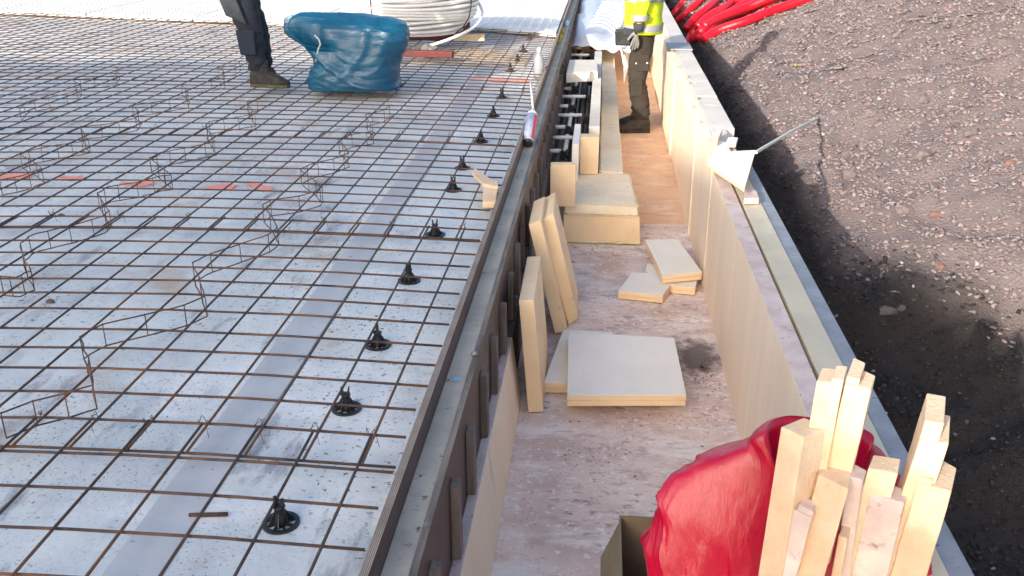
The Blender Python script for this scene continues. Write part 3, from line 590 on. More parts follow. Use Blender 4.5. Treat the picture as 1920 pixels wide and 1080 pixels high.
# larger rocks on the bank
rk=[(1590,290,.05,0),(1575,105,.04,0),(1715,130,.035,0),(1855,118,.05,1),(1795,235,.06,0),(1825,250,.06,0),(1898,310,.05,1),(1495,55,.035,0),(1760,402,.04,1),(1690,580,.035,0),(1668,586,.05,0),(1500,175,.03,0),(1560,185,.025,0),(1810,480,.05,0),(1765,500,.04,1),(1440,118,.03,0)]
for k,(x,y,r,c) in enumerate(rk):
    p=hit(x,y); m=MB(p); m.loft([ell(p+Vector((0,0,z*r)),r*q,r*q*.7,9) for z,q in ((-.5,.6),(-.1,1),(.3,.8),(.5,.35))]); m.disp(wob(14,r*.7,k*3.3))
    where=['behind the thin strip','high on the bank near the conduits','high on the bank, top right','reddish near the right edge of the photograph','broad one at mid right','just right of the broad one','reddish at the far right edge','beside the red conduits','reddish above the dark pit edge','pale chip in the shaded pit','darker one in the shaded pit','small one above the wall shadow','small one beside the yellow flower','at the foot of the sunlit bank','reddish at the foot of the sunlit bank','small one in the wall shadow'][k]
    tag(m.build('rock',M_stone2 if c else mat('grey_rock_%d'%k,(.15,.12,.115),.9,(.10,.085,.08),12,.4,.6,bump=.6,bs=60),None,False),'angular rock '+where,'rock','rocks on the gravel bank')
# darker earth clods half sunk in the bank
M_clod=mat('grey_brown_earth_clod',(.17,.14,.14),.95,(.11,.09,.09),14,.4,.6,bump=1,bs=40)
cw=['above the yellow flower','right of the conduits','at the upper middle of the bank','below the top edge','right of the worker shadow','on the middle of the bank','left of the broad pair of rocks','near the dark pit, in sunlight','halfway between strip and right edge','lower down beside the strip end']
for k,(x,y,r) in enumerate([(1486,58,.07),(1590,98,.06),(1690,70,.08),(1800,40,.07),(1545,150,.06),(1640,215,.07),(1735,190,.06),(1700,400,.07),(1740,290,.08),(1600,330,.07)]):
    p=hit(x,y)+Vector((0,0,.005)); m=MB(p); m.loft([ell(p+Vector((0,0,z*r)),r*q,r*q*.6,16) for z,q in ((-.5,.8),(-.15,1.05),(.1,.95),(.28,.7),(.38,.3))]); m.disp(wob(11,r*.55,k*2.1)); m.disp(wob(40,r*.2,k))
    tag(m.build('earth_clod',M_clod,None,False),'lumpy earth clod '+cw[k],'earth clod','earth clods on the gravel bank')
p=hit(1491,128); m=MB(p)
for k in range(5):
    a=k*1.256; m.loft([ell(p+Vector((math.cos(a)*.012*t,math.sin(a)*.012*t,.02+.01*t)),.009,.007,6) for t in (.3,1,1.6)])
tag(m.build('yellow_flower',M_yellow,None),'tiny yellow flower on the gravel bank','flower')
# ------------------------------------------------------------------ far white panels
bx=[-16,-8.8,-7.55,-6.2,-4.75,-3.3,-1.85,XE-.02]
for k,(a,b) in enumerate(zip(bx[:-1],bx[1:])):
    m=MB(((a+b)/2,13,0)); m.cur=0
    fa=lambda X: interp(X,[-16,-7.6,-5,-3,-1.2,-.45],[12.2,11.72,11.22,10.75,10.6,10.2])
    n=6; top=[(a+(b-a-.02)*i/n,fa(a+(b-a)*i/n)+.02*mnoise.noise((i,k,0)),.014) for i in range(n+1)]+[(b-.02,21.9,.014),(a,21.9,.014)]
    m.prism(top,.045); 
    # raised studs in rows
    X=a+.06
    while X<b-.06:
        Y=fa(X)+.10
        while Y<(17.5 if X<-3 else 16.5):
            if abs(X)<Y*.62+.5:
                r=.022; h=.007
                m.add([(X-r,Y-r,.0145),(X+r,Y-r,.0145),(X+r,Y+r,.0145),(X-r,Y+r,.0145),(X-r*.6,Y-r*.6,.0145+h),(X+r*.6,Y-r*.6,.0145+h),(X+r*.6,Y+r*.6,.0145+h),(X-r*.6,Y+r*.6,.0145+h)],[(4,5,6,7),(0,1,5,4),(1,2,6,5),(2,3,7,6),(3,0,4,7)])
            Y+=.10
        X+=.10
    tag(m.build('studded_panel',M_panel,None),['white studded floor panel strip at the far left outside the photograph','white studded floor panel strip in the top left corner','white studded floor panel strip second from the left corner','white studded floor panel strip left of the worker leg','white studded floor panel strip behind the worker leg','white studded floor panel strip behind the pipe coil','white studded floor panel strip next to the formwork'][k],'floor panel','white studded floor panels')
# ------------------------------------------------------------------ pipe coil and things round it
cc0=Vector(onz(748,70,.12)); cc0.y+=.55
coil=thing('pipe_coil','large coil of white plastic pipe lying on red steel behind the blue sack','pipe coil',(cc0.x,cc0.y,.12))
ogc=(cc0.x,cc0.y,.12); P=[]
prof=[(.50,0),(.54,.035),(.575,.07),(.60,.105),(.62,.14),(.635,.175),(.65,.21),(.66,.245),(.665,.28),(.67,.315),(.67,.35),(.66,.385),(.65,.42),(.64,.455)]
m=MB(ogc)
for k,(r,z) in enumerate(prof):
    for q in range(3):
        rr=r-q*.036; zz2=.018+z+(.006 if q%2 else 0); pts=[]
        for i in range(49):
            a=2*math.pi*i/48; w=.008*mnoise.noise((math.cos(a)*2+k,math.sin(a)*2,q)); pts.append((ogc[0]+(rr+w)*math.cos(a),ogc[1]+(rr+w)*math.sin(a),ogc[2]+zz2+.012*math.sin(a*2+k)+.01*mnoise.noise((a,k*2,q))))
        m.tube(pts,.0165,8,cap=False)
m.build('pipe_winding',M_white,coil,True)
m=MB(ogc); pts=[]
for i in range(26):
    a=-1.25+i*.105; pts.append((ogc[0]+(.72+.03*math.sin(i*.3))*math.cos(a),ogc[1]+.70*math.sin(a),ogc[2]-.08+.50*(i/25)))
m.tube(pts,.014,8); m.build('loose_turn',M_white,coil,True)
m=MB(ogc)
for a in (-1.9,-.4,1.2,2.6):
    m.tube([(ogc[0]+rr*math.cos(a),ogc[1]+rr*math.sin(a),ogc[2]+z) for rr,z in ((.515,-.002),(.60,.06),(.665,.15),(.69,.26),(.695,.34),(.675,.46),(.56,.495))],.006,6)
m.build('strapping',M_black,coil)
def beam(name,p,q,w,h,m_,lab,cat):
    p=Vector(p);q=Vector(q); d=(q-p).normalized(); s=Vector((-d.y,d.x,0))*w/2; b=MB(p); u=Vector((0,0,h)); b.hexa([p-s,p+s,q+s,q-s],[p-s+u,p+s+u,q+s+u,q-s+u]); return tag(b.build(name,m_,None,bevel=.004),lab,cat)
a=onz(700,76,.012); b=onz(852,74,.012); beam('steel_beam',(a.x,a.y+.02,.012),(b.x,b.y+.02,.012),.16,.09,M_redwood,'dark red steel beam under the pipe coil','steel beam')
a2=onz(640,60,.012); beam('steel_beam',(a2.x,a2.y+.9,.012),(b.x,b.y+.9,.012),.16,.09,M_redwood,'dark red steel beam under the rear of the pipe coil','steel beam')
a=onz(741,104,.012); b=onz(850,108,.012); bm=beam('steel_channel',(a.x-.25,a.y,.012),(b.x,b.y,.012),.07,.055,M_redwood,'dark red steel channel lying beside the blue sack, with a black open end','steel channel')
m=MB(b); m.box(b.x+.0005,b.x+.004,b.y-.026,b.y+.024,.02,.06); e=m.build('open_end',M_black,None); e.parent=bm; e.matrix_parent_inverse=bm.matrix_basis.inverted()
flat('steel_plate',[(745,92),(810,96),(822,88),(800,82),(770,88)],.05,.02,M_grime,'bent brown metal plate leaning on the red channel','metal plate',zs=[.03,.03,.05,.08,.05])
a=onz(850,77,.012); b=onz(908,77,.012); bm=beam('foam_block',(a.x,a.y+.05,.012),(b.x,b.y+.05,.012),.10,.06,M_foamr,'small cream foam block beside the pipe coil','foam block')
flat('shadow_sheet',[(770,118),(985,124),(1000,100),(840,92)],-.042,.006,M_conc,'dull grey sheet painting the sack shadow under the mesh beyond the red channel','shadow sheet')  # thin grey sheet stands in for the blue sack's shadow on the slab
# ------------------------------------------------------------------ blue sack
yb_=onz(670,176,0).y+.23
sl=[(181,612,728),(178,598,738),(168,588,743),(150,586,744),(130,588,746),(112,590,749),(100,588,751),(92,584,754),(86,566,757),(78,550,760),(70,540,765),(60,533,767),(50,529,766),(42,528,762),(35,530,745),(30,535,718),(26,545,690),(23,560,660)]
bs=thing('plastic_sack','full blue plastic sack with its neck slumped to the left, standing on the mesh','sack',(onz(665,178,0).x,yb_,0)); ogb=bs.location.copy()
m=MB(ogb); rings=[]; dp=interp
for y,xl_,xr_ in sl:
    a=ony(xl_,y,yb_); b=ony(xr_,y,yb_); c=(a+b)/2; c.z=max(c.z,.012); ry=dp(y,[23,30,45,70,95,130,175,181],[.03,.09,.17,.21,.22,.24,.22,.15])
    ring=ell(c,(b.x-a.x)/2,ry,128,2.7)
    if y<92:  # pinched neck at the left
        for j,p in enumerate(ring):
            t=(p.x-a.x)/(b.x-a.x); k=min(1,max(.12,t/.42)); p.y=c.y+(p.y-c.y)*k
    rings.append(ring)
# refine vertically
R2=[]
for i in range(len(rings)-1):
    for t in range(8):
        R2.append([rings[i][j].lerp(rings[i+1][j],t/8) for j in range(128)])
R2.append(rings[-1]); m.loft(R2)
def crease(p):
    d=Vector((p.x,p.y,0))
    if d.length>1e-4: d.normalize()
    w=Vector(mnoise.noise_vector(p*2.6))*.3; f=0
    for (ax,sc,am) in (((.25,0,1),2.4,.030),((.9,.3,-.7),4,.016),((.1,.2,1),9,.007),((.5,.2,1),16,.004),((-.3,.4,1),28,.002)):
        a=Vector(ax).normalized(); q=p+w; u=a*(q.dot(a)); v=q-u
        f+=am*(1-2.6*abs(mnoise.noise(u*sc*1.6+v*sc*.35+Vector((sc,0,0)))))
    return d*(f-.016)+Vector((0,0,.012*mnoise.noise(p*7)))
m.disp(crease); m.build('sack_skin',M_blue,bs,True)
m=MB(ogb); P=[ony(x,y,yb_-.19) for x,y in ((590,66),(598,74),(601,82),(597,92),(594,104),(592,116))]; m.tube(P,.006,6); m.build('tie_string',M_sheet,bs,True)
# ------------------------------------------------------------------ carton, red sack, foam sticks
zr=-.2; bl=onz(1161,966,zr); X0=bl.x; Yb=bl.y; W_=.44; D_=.42
ct=thing('cardboard_box','open brown cardboard box at the near end of the trench','cardboard box',(X0+W_/2,Yb-D_/2,ZF)); og=ct.location.copy()
m=MB(og); t=.005
m.box(X0,X0+W_,Yb-t,Yb,ZF+.01,zr).box(X0,X0+t,Yb-D_,Yb-t-.0005,ZF+.01,zr-.001).box(X0+W_-t,X0+W_,Yb-D_,Yb-t-.0005,ZF+.01,zr-.001).box(X0+t,X0+W_-t,Yb-D_,Yb-D_+t,ZF+.01,zr).box(X0,X0+W_,Yb-D_,Yb,ZF+.003,ZF+.009)
m.build('carton_wall',M_carton,ct)
m=MB(og); m.hexa([(X0-.0005,Yb-D_,zr),(X0+.004,Yb-D_,zr),(X0+.004,Yb-.03,zr),(X0-.0005,Yb-.03,zr)],[(X0-.045,Yb-D_+.01,zr-.10),(X0-.041,Yb-D_+.01,zr-.10),(X0-.041,Yb-.05,zr-.10),(X0-.045,Yb-.05,zr-.10)]); m.build('flap',M_carton,ct)
YR=1.72
sl=[(1290,1240,1640),(1200,1228,1690),(1120,1220,1720),(1080,1216,1732),(1040,1222,1742),(1010,1230,1750),(985,1240,1752),(960,1250,1748),(945,1254,1742),(935,1250,1734),(922,1266,1722),(905,1300,1706),(892,1330,1694),(880,1362,1682),(868,1390,1670),(860,1410,1660),(852,1424,1650),(842,1434,1642),(832,1443,1634),(824,1456,1626)]
rs=thing('plastic_sack','open red plastic sack full of foam sticks, standing in the cardboard box','sack',(.42,YR,-.5)); ogr=rs.location.copy()
rings=[]
for y,xl_,xr_ in sl:
    a=ony(xl_,y,YR); b=ony(xr_,y,YR); c=(a+b)/2; ry=interp(y,[820,850,900,960,1080,1290],[.075,.10,.14,.17,.19,.17]); rings.append(ell(c,(b.x-a.x)/2,ry,144,2.4))
R2=[]
for i in range(len(rings)-1):
    for t in range(9): R2.append([rings[i][j].lerp(rings[i+1][j],t/9) for j in range(144)])
R2.append(rings[-1])
# inner lining down from the rim
for R_g in R2:
    cg=sum(R_g,Vector())/144; ryg=max(p.y for p in R_g)-cg.y
    for p in R_g:
        f=max(0,(cg.y+.25*ryg-p.y)/(1.25*ryg)); f=f*f*(3-2*f); zb_=-.35
        p.z=zb_+(p.z-zb_)*(1-.72*f) if p.z>zb_ else p.z
rings[-1]=[p.copy() for p in R2[-1]]
cR=sum(rings[-1],Vector())/144
R2.append([cR+(p-cR)*.93+Vector((0,0,-.012)) for p in rings[-1]]); R2.append([cR+(p-cR)*.9+Vector((0,0,-.10)) for p in rings[-1]]); R2.append([cR+(p-cR)*.8+Vector((0,0,-.2)) for p in rings[-1]])
m=MB(ogr); m.loft(R2)
def creaseR(p):
    d=Vector((p.x,p.y,0))
    if d.length>1e-4: d.normalize()
    w=Vector(mnoise.noise_vector(p*3.1))*.35
    f=0
    for (ax,sc,am) in (((.75,0,1),2.6,.020),((1,.3,-.55),5,.012),((.9,.2,.5),9,.007),((1,.2,.6),17,.0025),((-.6,.4,1),30,.0012)):
        a=Vector(ax).normalized(); q=p+w; u=a*(q.dot(a)); v=q-u
        f+=am*(1-2.6*abs(mnoise.noise(u*sc*1.6+v*sc*.45+Vector((sc,0,0)))))
    return d*(f-.010)+Vector((0,0,.010*mnoise.noise(p*9)))
m.disp(creaseR); m.build('sack_skin',M_red,rs,True)
# sticks: (top-face px corners: back-left, back-right, front-right, front-left), z top, bottom px centre + z, mat
def stick(tc,zt_,bot,zb,lab,m_,thick=.045,tilt=0,rough=.002,notch=None):
    # the top face is tc at slightly falling heights; the shaft keeps its section down to the bottom
    my=sum(q[1] for q in tc)/4; ZC=1.72; zt_=HC-ZC*(my+191)*.000515; zb=HC-ZC*1.03*(bot[1]+191)*.000515
    P=[onz(x,y,zt_) for i,(x,y) in enumerate(tc)]; c=sum(P,Vector())/4
    B=onz(bot[0],bot[1],zb); v=(B-c)*1.45
    N=10; o=MB(c)
    f_,dz=notch or (1,0)
    s0=abs(dz)/max(.05,v.length); o.loft([[p+v*(s0+(1-s0)*k/N) for p in P] for k in range(N+1)])
    if notch:
        Q_=[P[0],P[0].lerp(P[1],f_),P[3].lerp(P[2],f_),P[3]] if dz>0 else [P[0].lerp(P[1],f_),P[1],P[2],P[3].lerp(P[2],f_)]
        o.loft([[p for p in Q_],[p+v*s0*.99 for p in Q_]]); o.disp(wob(16,rough,c.x*31))
    ob=o.build('foam_stick',m_,None,bevel=.0025)
    return tag(ob,lab,'foam stick','foam sticks in the red sack')
Z1=.62
stick([(1508,782),(1552,803),(1506,820),(1464,800)],.60,(1466,1060),.22,'square cream foam stick, leftmost in the red sack',M_foamr)
stick([(1542,680),(1590,686),(1583,712),(1533,706)],.66,(1518,930),.25,'tall cream foam stick, left one of the pair rising behind the leftmost stick',M_foamr,notch=(.55,-.008))
stick([(1600,670),(1646,690),(1638,716),(1588,706)],.67,(1562,930),.24,'tallest cream foam stick with a notched top in the left pair',M_foamr,notch=(.5,.014))
stick([(1552,856),(1598,872),(1592,918),(1534,890)],.52,(1500,1130),.18,'broken foam stick with a torn crumbly end in the middle of the sack',M_foamr,rough=.011)
stick([(1600,868),(1626,882),(1618,900),(1590,893)],.47,(1585,1050),.2,'short foam stick partly hidden behind the torn one',M_foamp)
stick([(1492,928),(1530,938),(1526,960),(1478,938)],.48,(1456,1130),.2,'short speckled foam stick between the leftmost and the torn one',M_foamp,notch=(.4,-.012))
stick([(1638,852),(1689,860),(1684,888),(1628,878)],.55,(1608,1050),.2,'wide blunt foam stick in front of the tall right one',M_foamr)
stick([(1650,900),(1704,920),(1696,944),(1630,926)],.54,(1622,1130),.2,'pink speckled foam stick standing nearest on the right',M_foamp)
stick([(1738,736),(1793,746),(1790,796),(1734,790)],.68,(1690,1000),.25,'tall foam stick with a dark notch, highest on the right',M_foamr,notch=(.66,.035))
stick([(1748,838),(1797,866),(1788,910),(1722,894)],.60,(1690,1130),.2,'thick cream foam stick, rightmost in the red sack',M_foamr,notch=(.42,.012))
stick([(1583,980),(1596,986),(1590,1012),(1572,1004)],.46,(1560,1130),.25,'thin foam sliver low in the middle of the sack',M_foamr)
# ------------------------------------------------------------------ small things by the formwork
a=onz(990,266,-.012); b=ony(998,214,a.y+.17)
pc=thing('foam_can','blue, white and red aerosol foam can leaning on the formwork edge','spray can',a)
d=(b-a).normalized(); ux=Vector((d.y,-d.x,0)); 
def lat(m,prof,c,d,n=20):
    ux=Vector((0,0,1)).cross(d).normalized(); uy=d.cross(ux); m.loft([ell(c+d*z,r,r,n,ux=ux,uy=uy) for z,r in prof]); return m
L_=(onz(995,216,-.01)-onz(990,270,-.01)).length
L_=.23
lat(MB(a),[(-.018,.026),(-.018,.031),(-.006,.0325),(-.002,.0325)],a,d).build('can_base',M_canb,pc,True)
lat(MB(a),[(-.0015,.0325),(L_-.03,.0325)],a,d).build('can_label',M_can,pc,True)
lat(MB(a),[(L_-.0295,.0325),(L_-.01,.027),(L_,.016),(L_+.02,.012)],a,d).build('can_shoulder',M_white,pc,True)
m=MB(a)
for k in range(7):
    an=math.radians(60+k*9); 
    ux=Vector((0,0,1)).cross(d).normalized(); uy=d.cross(ux)
cs=[a+d*z+ (ux*math.cos(an)+uy*math.sin(an))*.0333 for z in (.01,L_-.04) for an in (2.2,2.45,2.7,2.95)]
m.add(cs,[(i,i+1,i+5,i+4) for i in range(3)]); m.build('red_stripe',M_canred,pc)
m=MB(a); t0=a+d*(L_+.02); t1=ony(994,150,t0.y+.55); m.tube([t0,t0.lerp(t1,.5)+Vector((0,0,.01)),t1],.006,8); m.build('nozzle_tube',M_white,pc,True)
a=onz(1010,148,-.046); bt=thing('plastic_bottle','milky white plastic bottle standing beside the formwork edge','bottle',a)
m=MB(a); m.loft([ell(a+Vector((0,0,z)),r,r*.8,20) for z,r in ((0,.036),(.004,.041),(.14,.041),(.175,.034),(.20,.018),(.215,.014))]); m.build('bottle_body',M_bottle,bt,True)
m=MB(a); m.loft([ell(a+Vector((0,0,z)),r,r,14) for z,r in ((.216,.016),(.245,.015),(.247,.010))]); m.build('bottle_cap',M_white,bt,True)
# foam hook shaped offcut on the mesh end
flat('foam_offcut',[(884,321),(891,315),(922,336),(934,340),(934,349),(905,344)],.02,.018,M_foamr,'bent cream foam sliver on the mesh ends beside the formwork','foam offcut')
flat('foam_offcut',[(905,378),(930,378),(934,350),(906,348)],.006,.03,M_foam,'square cream foam offcut under the mesh ends beside the formwork','foam offcut')
p=onz(1050,72,-.03); m=MB(p)
for k in range(60):
    q=p+Vector((random.uniform(-.022,.022),random.uniform(-.45,.55),random.uniform(0,.03))); r=random.uniform(.008,.016); m.loft([ell(q+Vector((0,0,z*r)),r*w,r*w,7) for z,w in ((-.7,.6),(0,1),(.7,.6))])
tag(m.build('foam_crumbs',M_yellow,None,True),'cluster of yellow green foam crumbs in the formwork channel','foam crumbs')
p=onz(1063,43,-.02); tag(MB(p).box(p.x-.02,p.x+.02,p.y-.1,p.y+.1,-.046,.0).build('plastic_offcut',M_lblue,None,bevel=.006),'light blue plastic piece beyond the yellow crumbs','plastic piece')
flat('tape_scrap',[(848,714),(862,714),(864,708),(851,707)],-.044,.002,M_lblue,'scrap of light blue tape on the concrete edge','tape scrap',bevel=0)
p=onz(889,664,-.04); m=MB(p); m.loft([ell(p+Vector((0,0,z)),r,r,12) for z,r in ((0,.011),(.006,.010),(.009,.004))]); tag(m.build('nail_cap',M_reflect,None,True),'shiny round nail cap on the outer formwork top','nail cap')
# mortar splashes along the edge strip
m=MB()
for k in range(420):
    y=random.uniform(2.2,9); x=random.gauss(-.372,.012); r=random.uniform(.002,.007); z=-.047; 
    if not -.42<x<-.356: continue
    m.loft([ell((x,y,z+h*r),r*w,r*w*1.6,6) for h,w in ((0,1),(.4,.8),(.6,.3))])
m.build('mortar_splashes',M_conc,fo)
# ------------------------------------------------------------------ people
def skinm(name,V,E,Rd,m,parent,sub=2,dispf=None,root=0):
    me=bpy.data.meshes.new(name+'_tmp'); me.from_pydata([tuple(v) for v in V],E,[]); o=bpy.data.objects.new(name+'_tmp',me); COL.objects.link(o)
    o.modifiers.new('s','SKIN'); sv=me.skin_vertices[0].data
    for i,r in enumerate(Rd): sv[i].radius=r if isinstance(r,tuple) else (r,r)
    sv[root].use_root=True
    sd=o.modifiers.new('d','SUBSURF'); sd.levels=sub; sd.render_levels=sub
    dg=bpy.context.evaluated_depsgraph_get(); nm_=bpy.data.meshes.new_from_object(o.evaluated_get(dg)); nm_.name=name
    bpy.data.objects.remove(o); 
    if dispf:
        for v in nm_.vertices: v.co=v.co+dispf(v.co)
    nm_.materials.clear()
    return link(name,nm_,parent,m,True)
def boot(parent,heel,toe,ankle_h=.13,L=.30,sole_m=M_sole):
    """heel/toe ground points in parent space"""
    h=Vector(heel); t=Vector(toe); d=(t-h).normalized(); s=Vector((-d.y,d.x,0)); 
    b=bpy.data.objects.new('boot',None); 
    m=MB(); out=[(0,.030),(.04,.039),(.10,.036),(.15,.040),(.21,.050),(.26,.047),(.295,.03),(.305,.012)]
    def ringat(z,k=1.0,off=0):
        L1=[h+d*(x*L/.305*1.0+off)+s*(w*k)+Vector((0,0,z)) for x,w in out]; L2=[h+d*(x*L/.305+off)-s*(w*k)+Vector((0,0,z)) for x,w in reversed(out)]; return L1+L2
    up=MB(); 
    rings=[ringat(.024,.98)]; n=len(rings[0])
    hs=[.045,.065,.085]
    for z in hs:
        r=[]
        for (x,w),sg in [((x,w),1) for x,w in out]+[((x,w),-1) for x,w in reversed(out)]:
            lim=interp(x,[0,.12,.18,.25,.305],[.2,.2,.098,.068,.050]); zz_=min(z,lim); k=1-.45*max(0,(z-zz_))/.05 if z>lim else 1-.12*(z-.024)/.06
            r.append(h+d*(x*L/.305)+s*(sg*w*max(.12,k if z<=lim else .6*k))+Vector((0,0,zz_)))
        rings.append(r)
    c=h+d*.075
    for z,rx,ry in ((.115,.072,.044),(.15,.064,.044),(.19,.062,.046)):
        r=[]
        for (x,w),sg in [((x,w),1) for x,w in out]+[((x,w),-1) for x,w in reversed(out)]:
            a=math.pi*(1-x/.305); r.append(c+d*(rx*math.cos(a))+s*(sg*ry*math.sin(a)+sg*.002)+Vector((0,0,z)))
        rings.append(r)
    up.loft(rings); up.disp(wob(22,.003)); o=up.build('boot',M_boot,parent,True)
    m.loft([ringat(.0,.95),ringat(.008,1.06),ringat(.026,1.06)]); so_=m.build('sole',sole_m,o)
    lc=MB()
    for k in range(5):
        x=.13+k*.022; z=.105-k*.011; p=h+d*x; lc.tube([p+s*.026+Vector((0,0,z-.006)),p+Vector((0,0,z+.006)),p-s*.026+Vector((0,0,z-.006))],.0032,5)
    lc.build('lace',M_lace,o,True)
    return o
def hand(parent,w,dirv,side,m,name='glove'):
    """w wrist point, dirv pointing to the fingertips, side = towards thumb; separate curled fingers"""
    w=Vector(w); d=Vector(dirv).normalized(); s=Vector(side).normalized(); n=d.cross(s).normalized()
    V=[w,w+d*.035,w+d*.075]; E=[(0,1),(1,2)]; R_=[(.026,.019),(.036,.020),(.038,.018)]
    for k,(off,l) in enumerate(((.028,.072),(.009,.082),(-.010,.076),(-.028,.060))):
        i=len(V); V+=[w+d*.082+s*off*.9, w+d*(.082+l*.42)+s*off*1.05+n*.006, w+d*(.082+l*.76)+s*off*1.1+n*.019, w+d*(.082+l)+s*off*1.1+n*.036]; E+=[(2,i),(i,i+1),(i+1,i+2),(i+2,i+3)]; R_+=[.0105,.0098,.0090,.0078]
    i=len(V); V+=[w+d*.03+s*.036,w+d*.058+s*.056+n*.008,w+d*.082+s*.064+n*.018]; E+=[(0,i),(i,i+1),(i+1,i+2)]; R_+=[.014,.0115,.009]
    return skinm(name,V,E,R_,m,parent,2)
def person(loc,rotz,lab,pose,mt,mj,name_group=None):
    t=thing('person',lab,'person',loc); t.rotation_euler=(0,0,rotz); return t
# local frame: facing +X, left side +Y
def torso_head(t,lean=0,pel=(0,0,.95),m_j=M_hiviz,turn=0,armL=None,armR=None,sleeve=M_hiviz,glove=M_glove):
    P=Vector(pel); up=Vector((math.sin(lean),0,math.cos(lean)))
    ch=P+up*.28; sh=P+up*.50; nk=P+up*.58; hd=P+up*.70+Vector((.02,0,0))
    # body: one continuous figure
    V=[P,P+up*.14,ch,sh,nk,hd,hd+up*.085]; E=[(i,i+1) for i in range(6)]; R_=[(.15,.11),(.14,.10),(.16,.11),(.12,.09),(.055,.055),(.072,.085),(.06,.075)]
    for sg,arm in ((1,armL),(-1,armR)):
        i=len(V); V+=[sh+Vector((0,sg*.17,-.02))]+[Vector(a) for a in arm]; E+=[(3,i)]+[(i+k,i+k+1) for k in range(len(arm))]; R_+=[.055]+[.042,.030,.026][:len(arm)]
    for sg,leg in ((1,t['_l']),(-1,t['_r'])):
        i=len(V); pts=[Vector(leg[3*k:3*k+3]) for k in range(3)]; V+=pts; E+=[(0,i),(i,i+1),(i+1,i+2)]; R_+=[.075,.052,.036]
    b=skinm('body',V,E,R_,M_skin,t,2)
    # face
    m=MB(); fx=hd+up*.03+Vector((.078,0,0)); m.loft([ell(fx+Vector((dx,0,dz)),.010*w,.012*w,8) for dx,dz,w in ((-.004,.03,.5),(.006,.008,.8),(.016,-.012,1),(.004,-.02,.6))]); m.build('nose',M_skin,b,True)
    for sg in (1,-1):
        m=MB(); e=hd+up*.035+Vector((.068,sg*.03,0)); m.loft([ell(e+Vector((0,0,z)),r,r,8) for z,r in ((-.01,.004),(0,.011),(.01,.004))]); m.build('eye',M_black,b,True)
        m=MB(); e=hd+up*.015+Vector((-.005,sg*.078,0)); m.loft([ell(e+Vector((0,0,z)),r,.007,8) for z,r in ((-.03,.006),(0,.016),(.03,.012))]); m.build('ear',M_skin,b,True)
    m=MB(); e=hd+up*-.025+Vector((.074,0,0)); m.loft([ell(e+Vector((0,0,z)),.006,.024,8) for z in (-.005,.005)]); m.build('mouth',M_canred,b,True)
    m=MB(); c=hd+up*.075; m.loft([ell(c+Vector((-.012,0,z)),r,r*.85,24) for z,r in ((-.02,.10),(0,.108),(.04,.10),(.075,.075),(.095,.035))]); m.build('helmet',M_helmet,t,True)
    m=MB(); m.loft([ell(c+Vector((-.02,0,z)),r,r*.86,20) for z,r in ((-.075,.078),(-.04,.09),(-.022,.088))]); m.build('hair',M_hair,b,True)
    return P,up,ch,sh
# ---- right worker standing in the trench, facing -X (rot 180deg): local left(+Y) is towards the camera
foot=onz(1196,243,ZF)
t=person((foot.x,foot.y,ZF),math.pi,'worker in yellow hi-vis jacket and dark trousers standing in the trench',None,None,None)
t['_l']=[.0,.075,.86,.03,.08,.48,-.02,.085,.09]; t['_r']=[.0,-.075,.86,.03,-.08,.48,-.02,-.09,.09]
armL=[(-.0,.235,1.20),(.045,.235,.93),(.055,.235,.89)]; armR=[(.02,-.24,1.2),(.10,-.22,.96),(.12,-.22,.92)]
P,up,ch,sh=torso_head(t,0.02,(0,0,.93),armL=armL,armR=armR)
wr=lambda a,sc,o=0: wob(sc,a,o,(1,1,1.6))
def folds(a):
    def f(p):
        n=mnoise.noise((p.x*9,p.y*9,p.z*13)); n2=mnoise.noise((p.x*4+3,p.y*4,p.z*26)); k=1.5 if p.z<.3 else 1
        v=Vector(mnoise.noise_vector(Vector((p.x*8,p.y*8,p.z*18))))
        return v*a*k+Vector((a*n2*k,0,0))
    return f
V=[(0,0,.93),(0,.07,.84),(.012,.078,.66),(.03,.08,.49),(.005,.082,.30),(-.02,.085,.17),(-.022,.085,.085),(0,-.07,.84),(.012,-.078,.66),(.03,-.08,.49),(.005,-.082,.30),(-.02,-.088,.17),(-.022,-.09,.085),(0,0,1.02)]
skinm('trousers',V,[(0,1),(1,2),(2,3),(3,4),(4,5),(5,6),(0,7),(7,8),(8,9),(9,10),(10,11),(11,12),(0,13)],[(.135,.15),(.115,.10),(.10,.092),(.088,.086),(.080,.082),(.088,.086),(.078,.076),(.115,.10),(.10,.092),(.088,.086),(.080,.082),(.088,.086),(.078,.076),(.13,.15)],M_brown,t,3,folds(.014))
for x,z,w in ((.0,.64,.12),(.035,.42,.10)):
    m=MB(); m.box(x-w/2,x+w/2,.145,.166,z-.09,z+.05); m.disp(folds(.006)); m.build('pocket',M_brown,t,bevel=.008)
for x,z in ((.05,.62),(-.045,.625)):
    m=MB(); m.loft([ell((x,.174+dy,z),r,r,10,ux=Vector((1,0,0)),uy=Vector((0,0,1))) for dy,r in ((0,.007),(.004,.006))]); m.build('button',M_white,t)
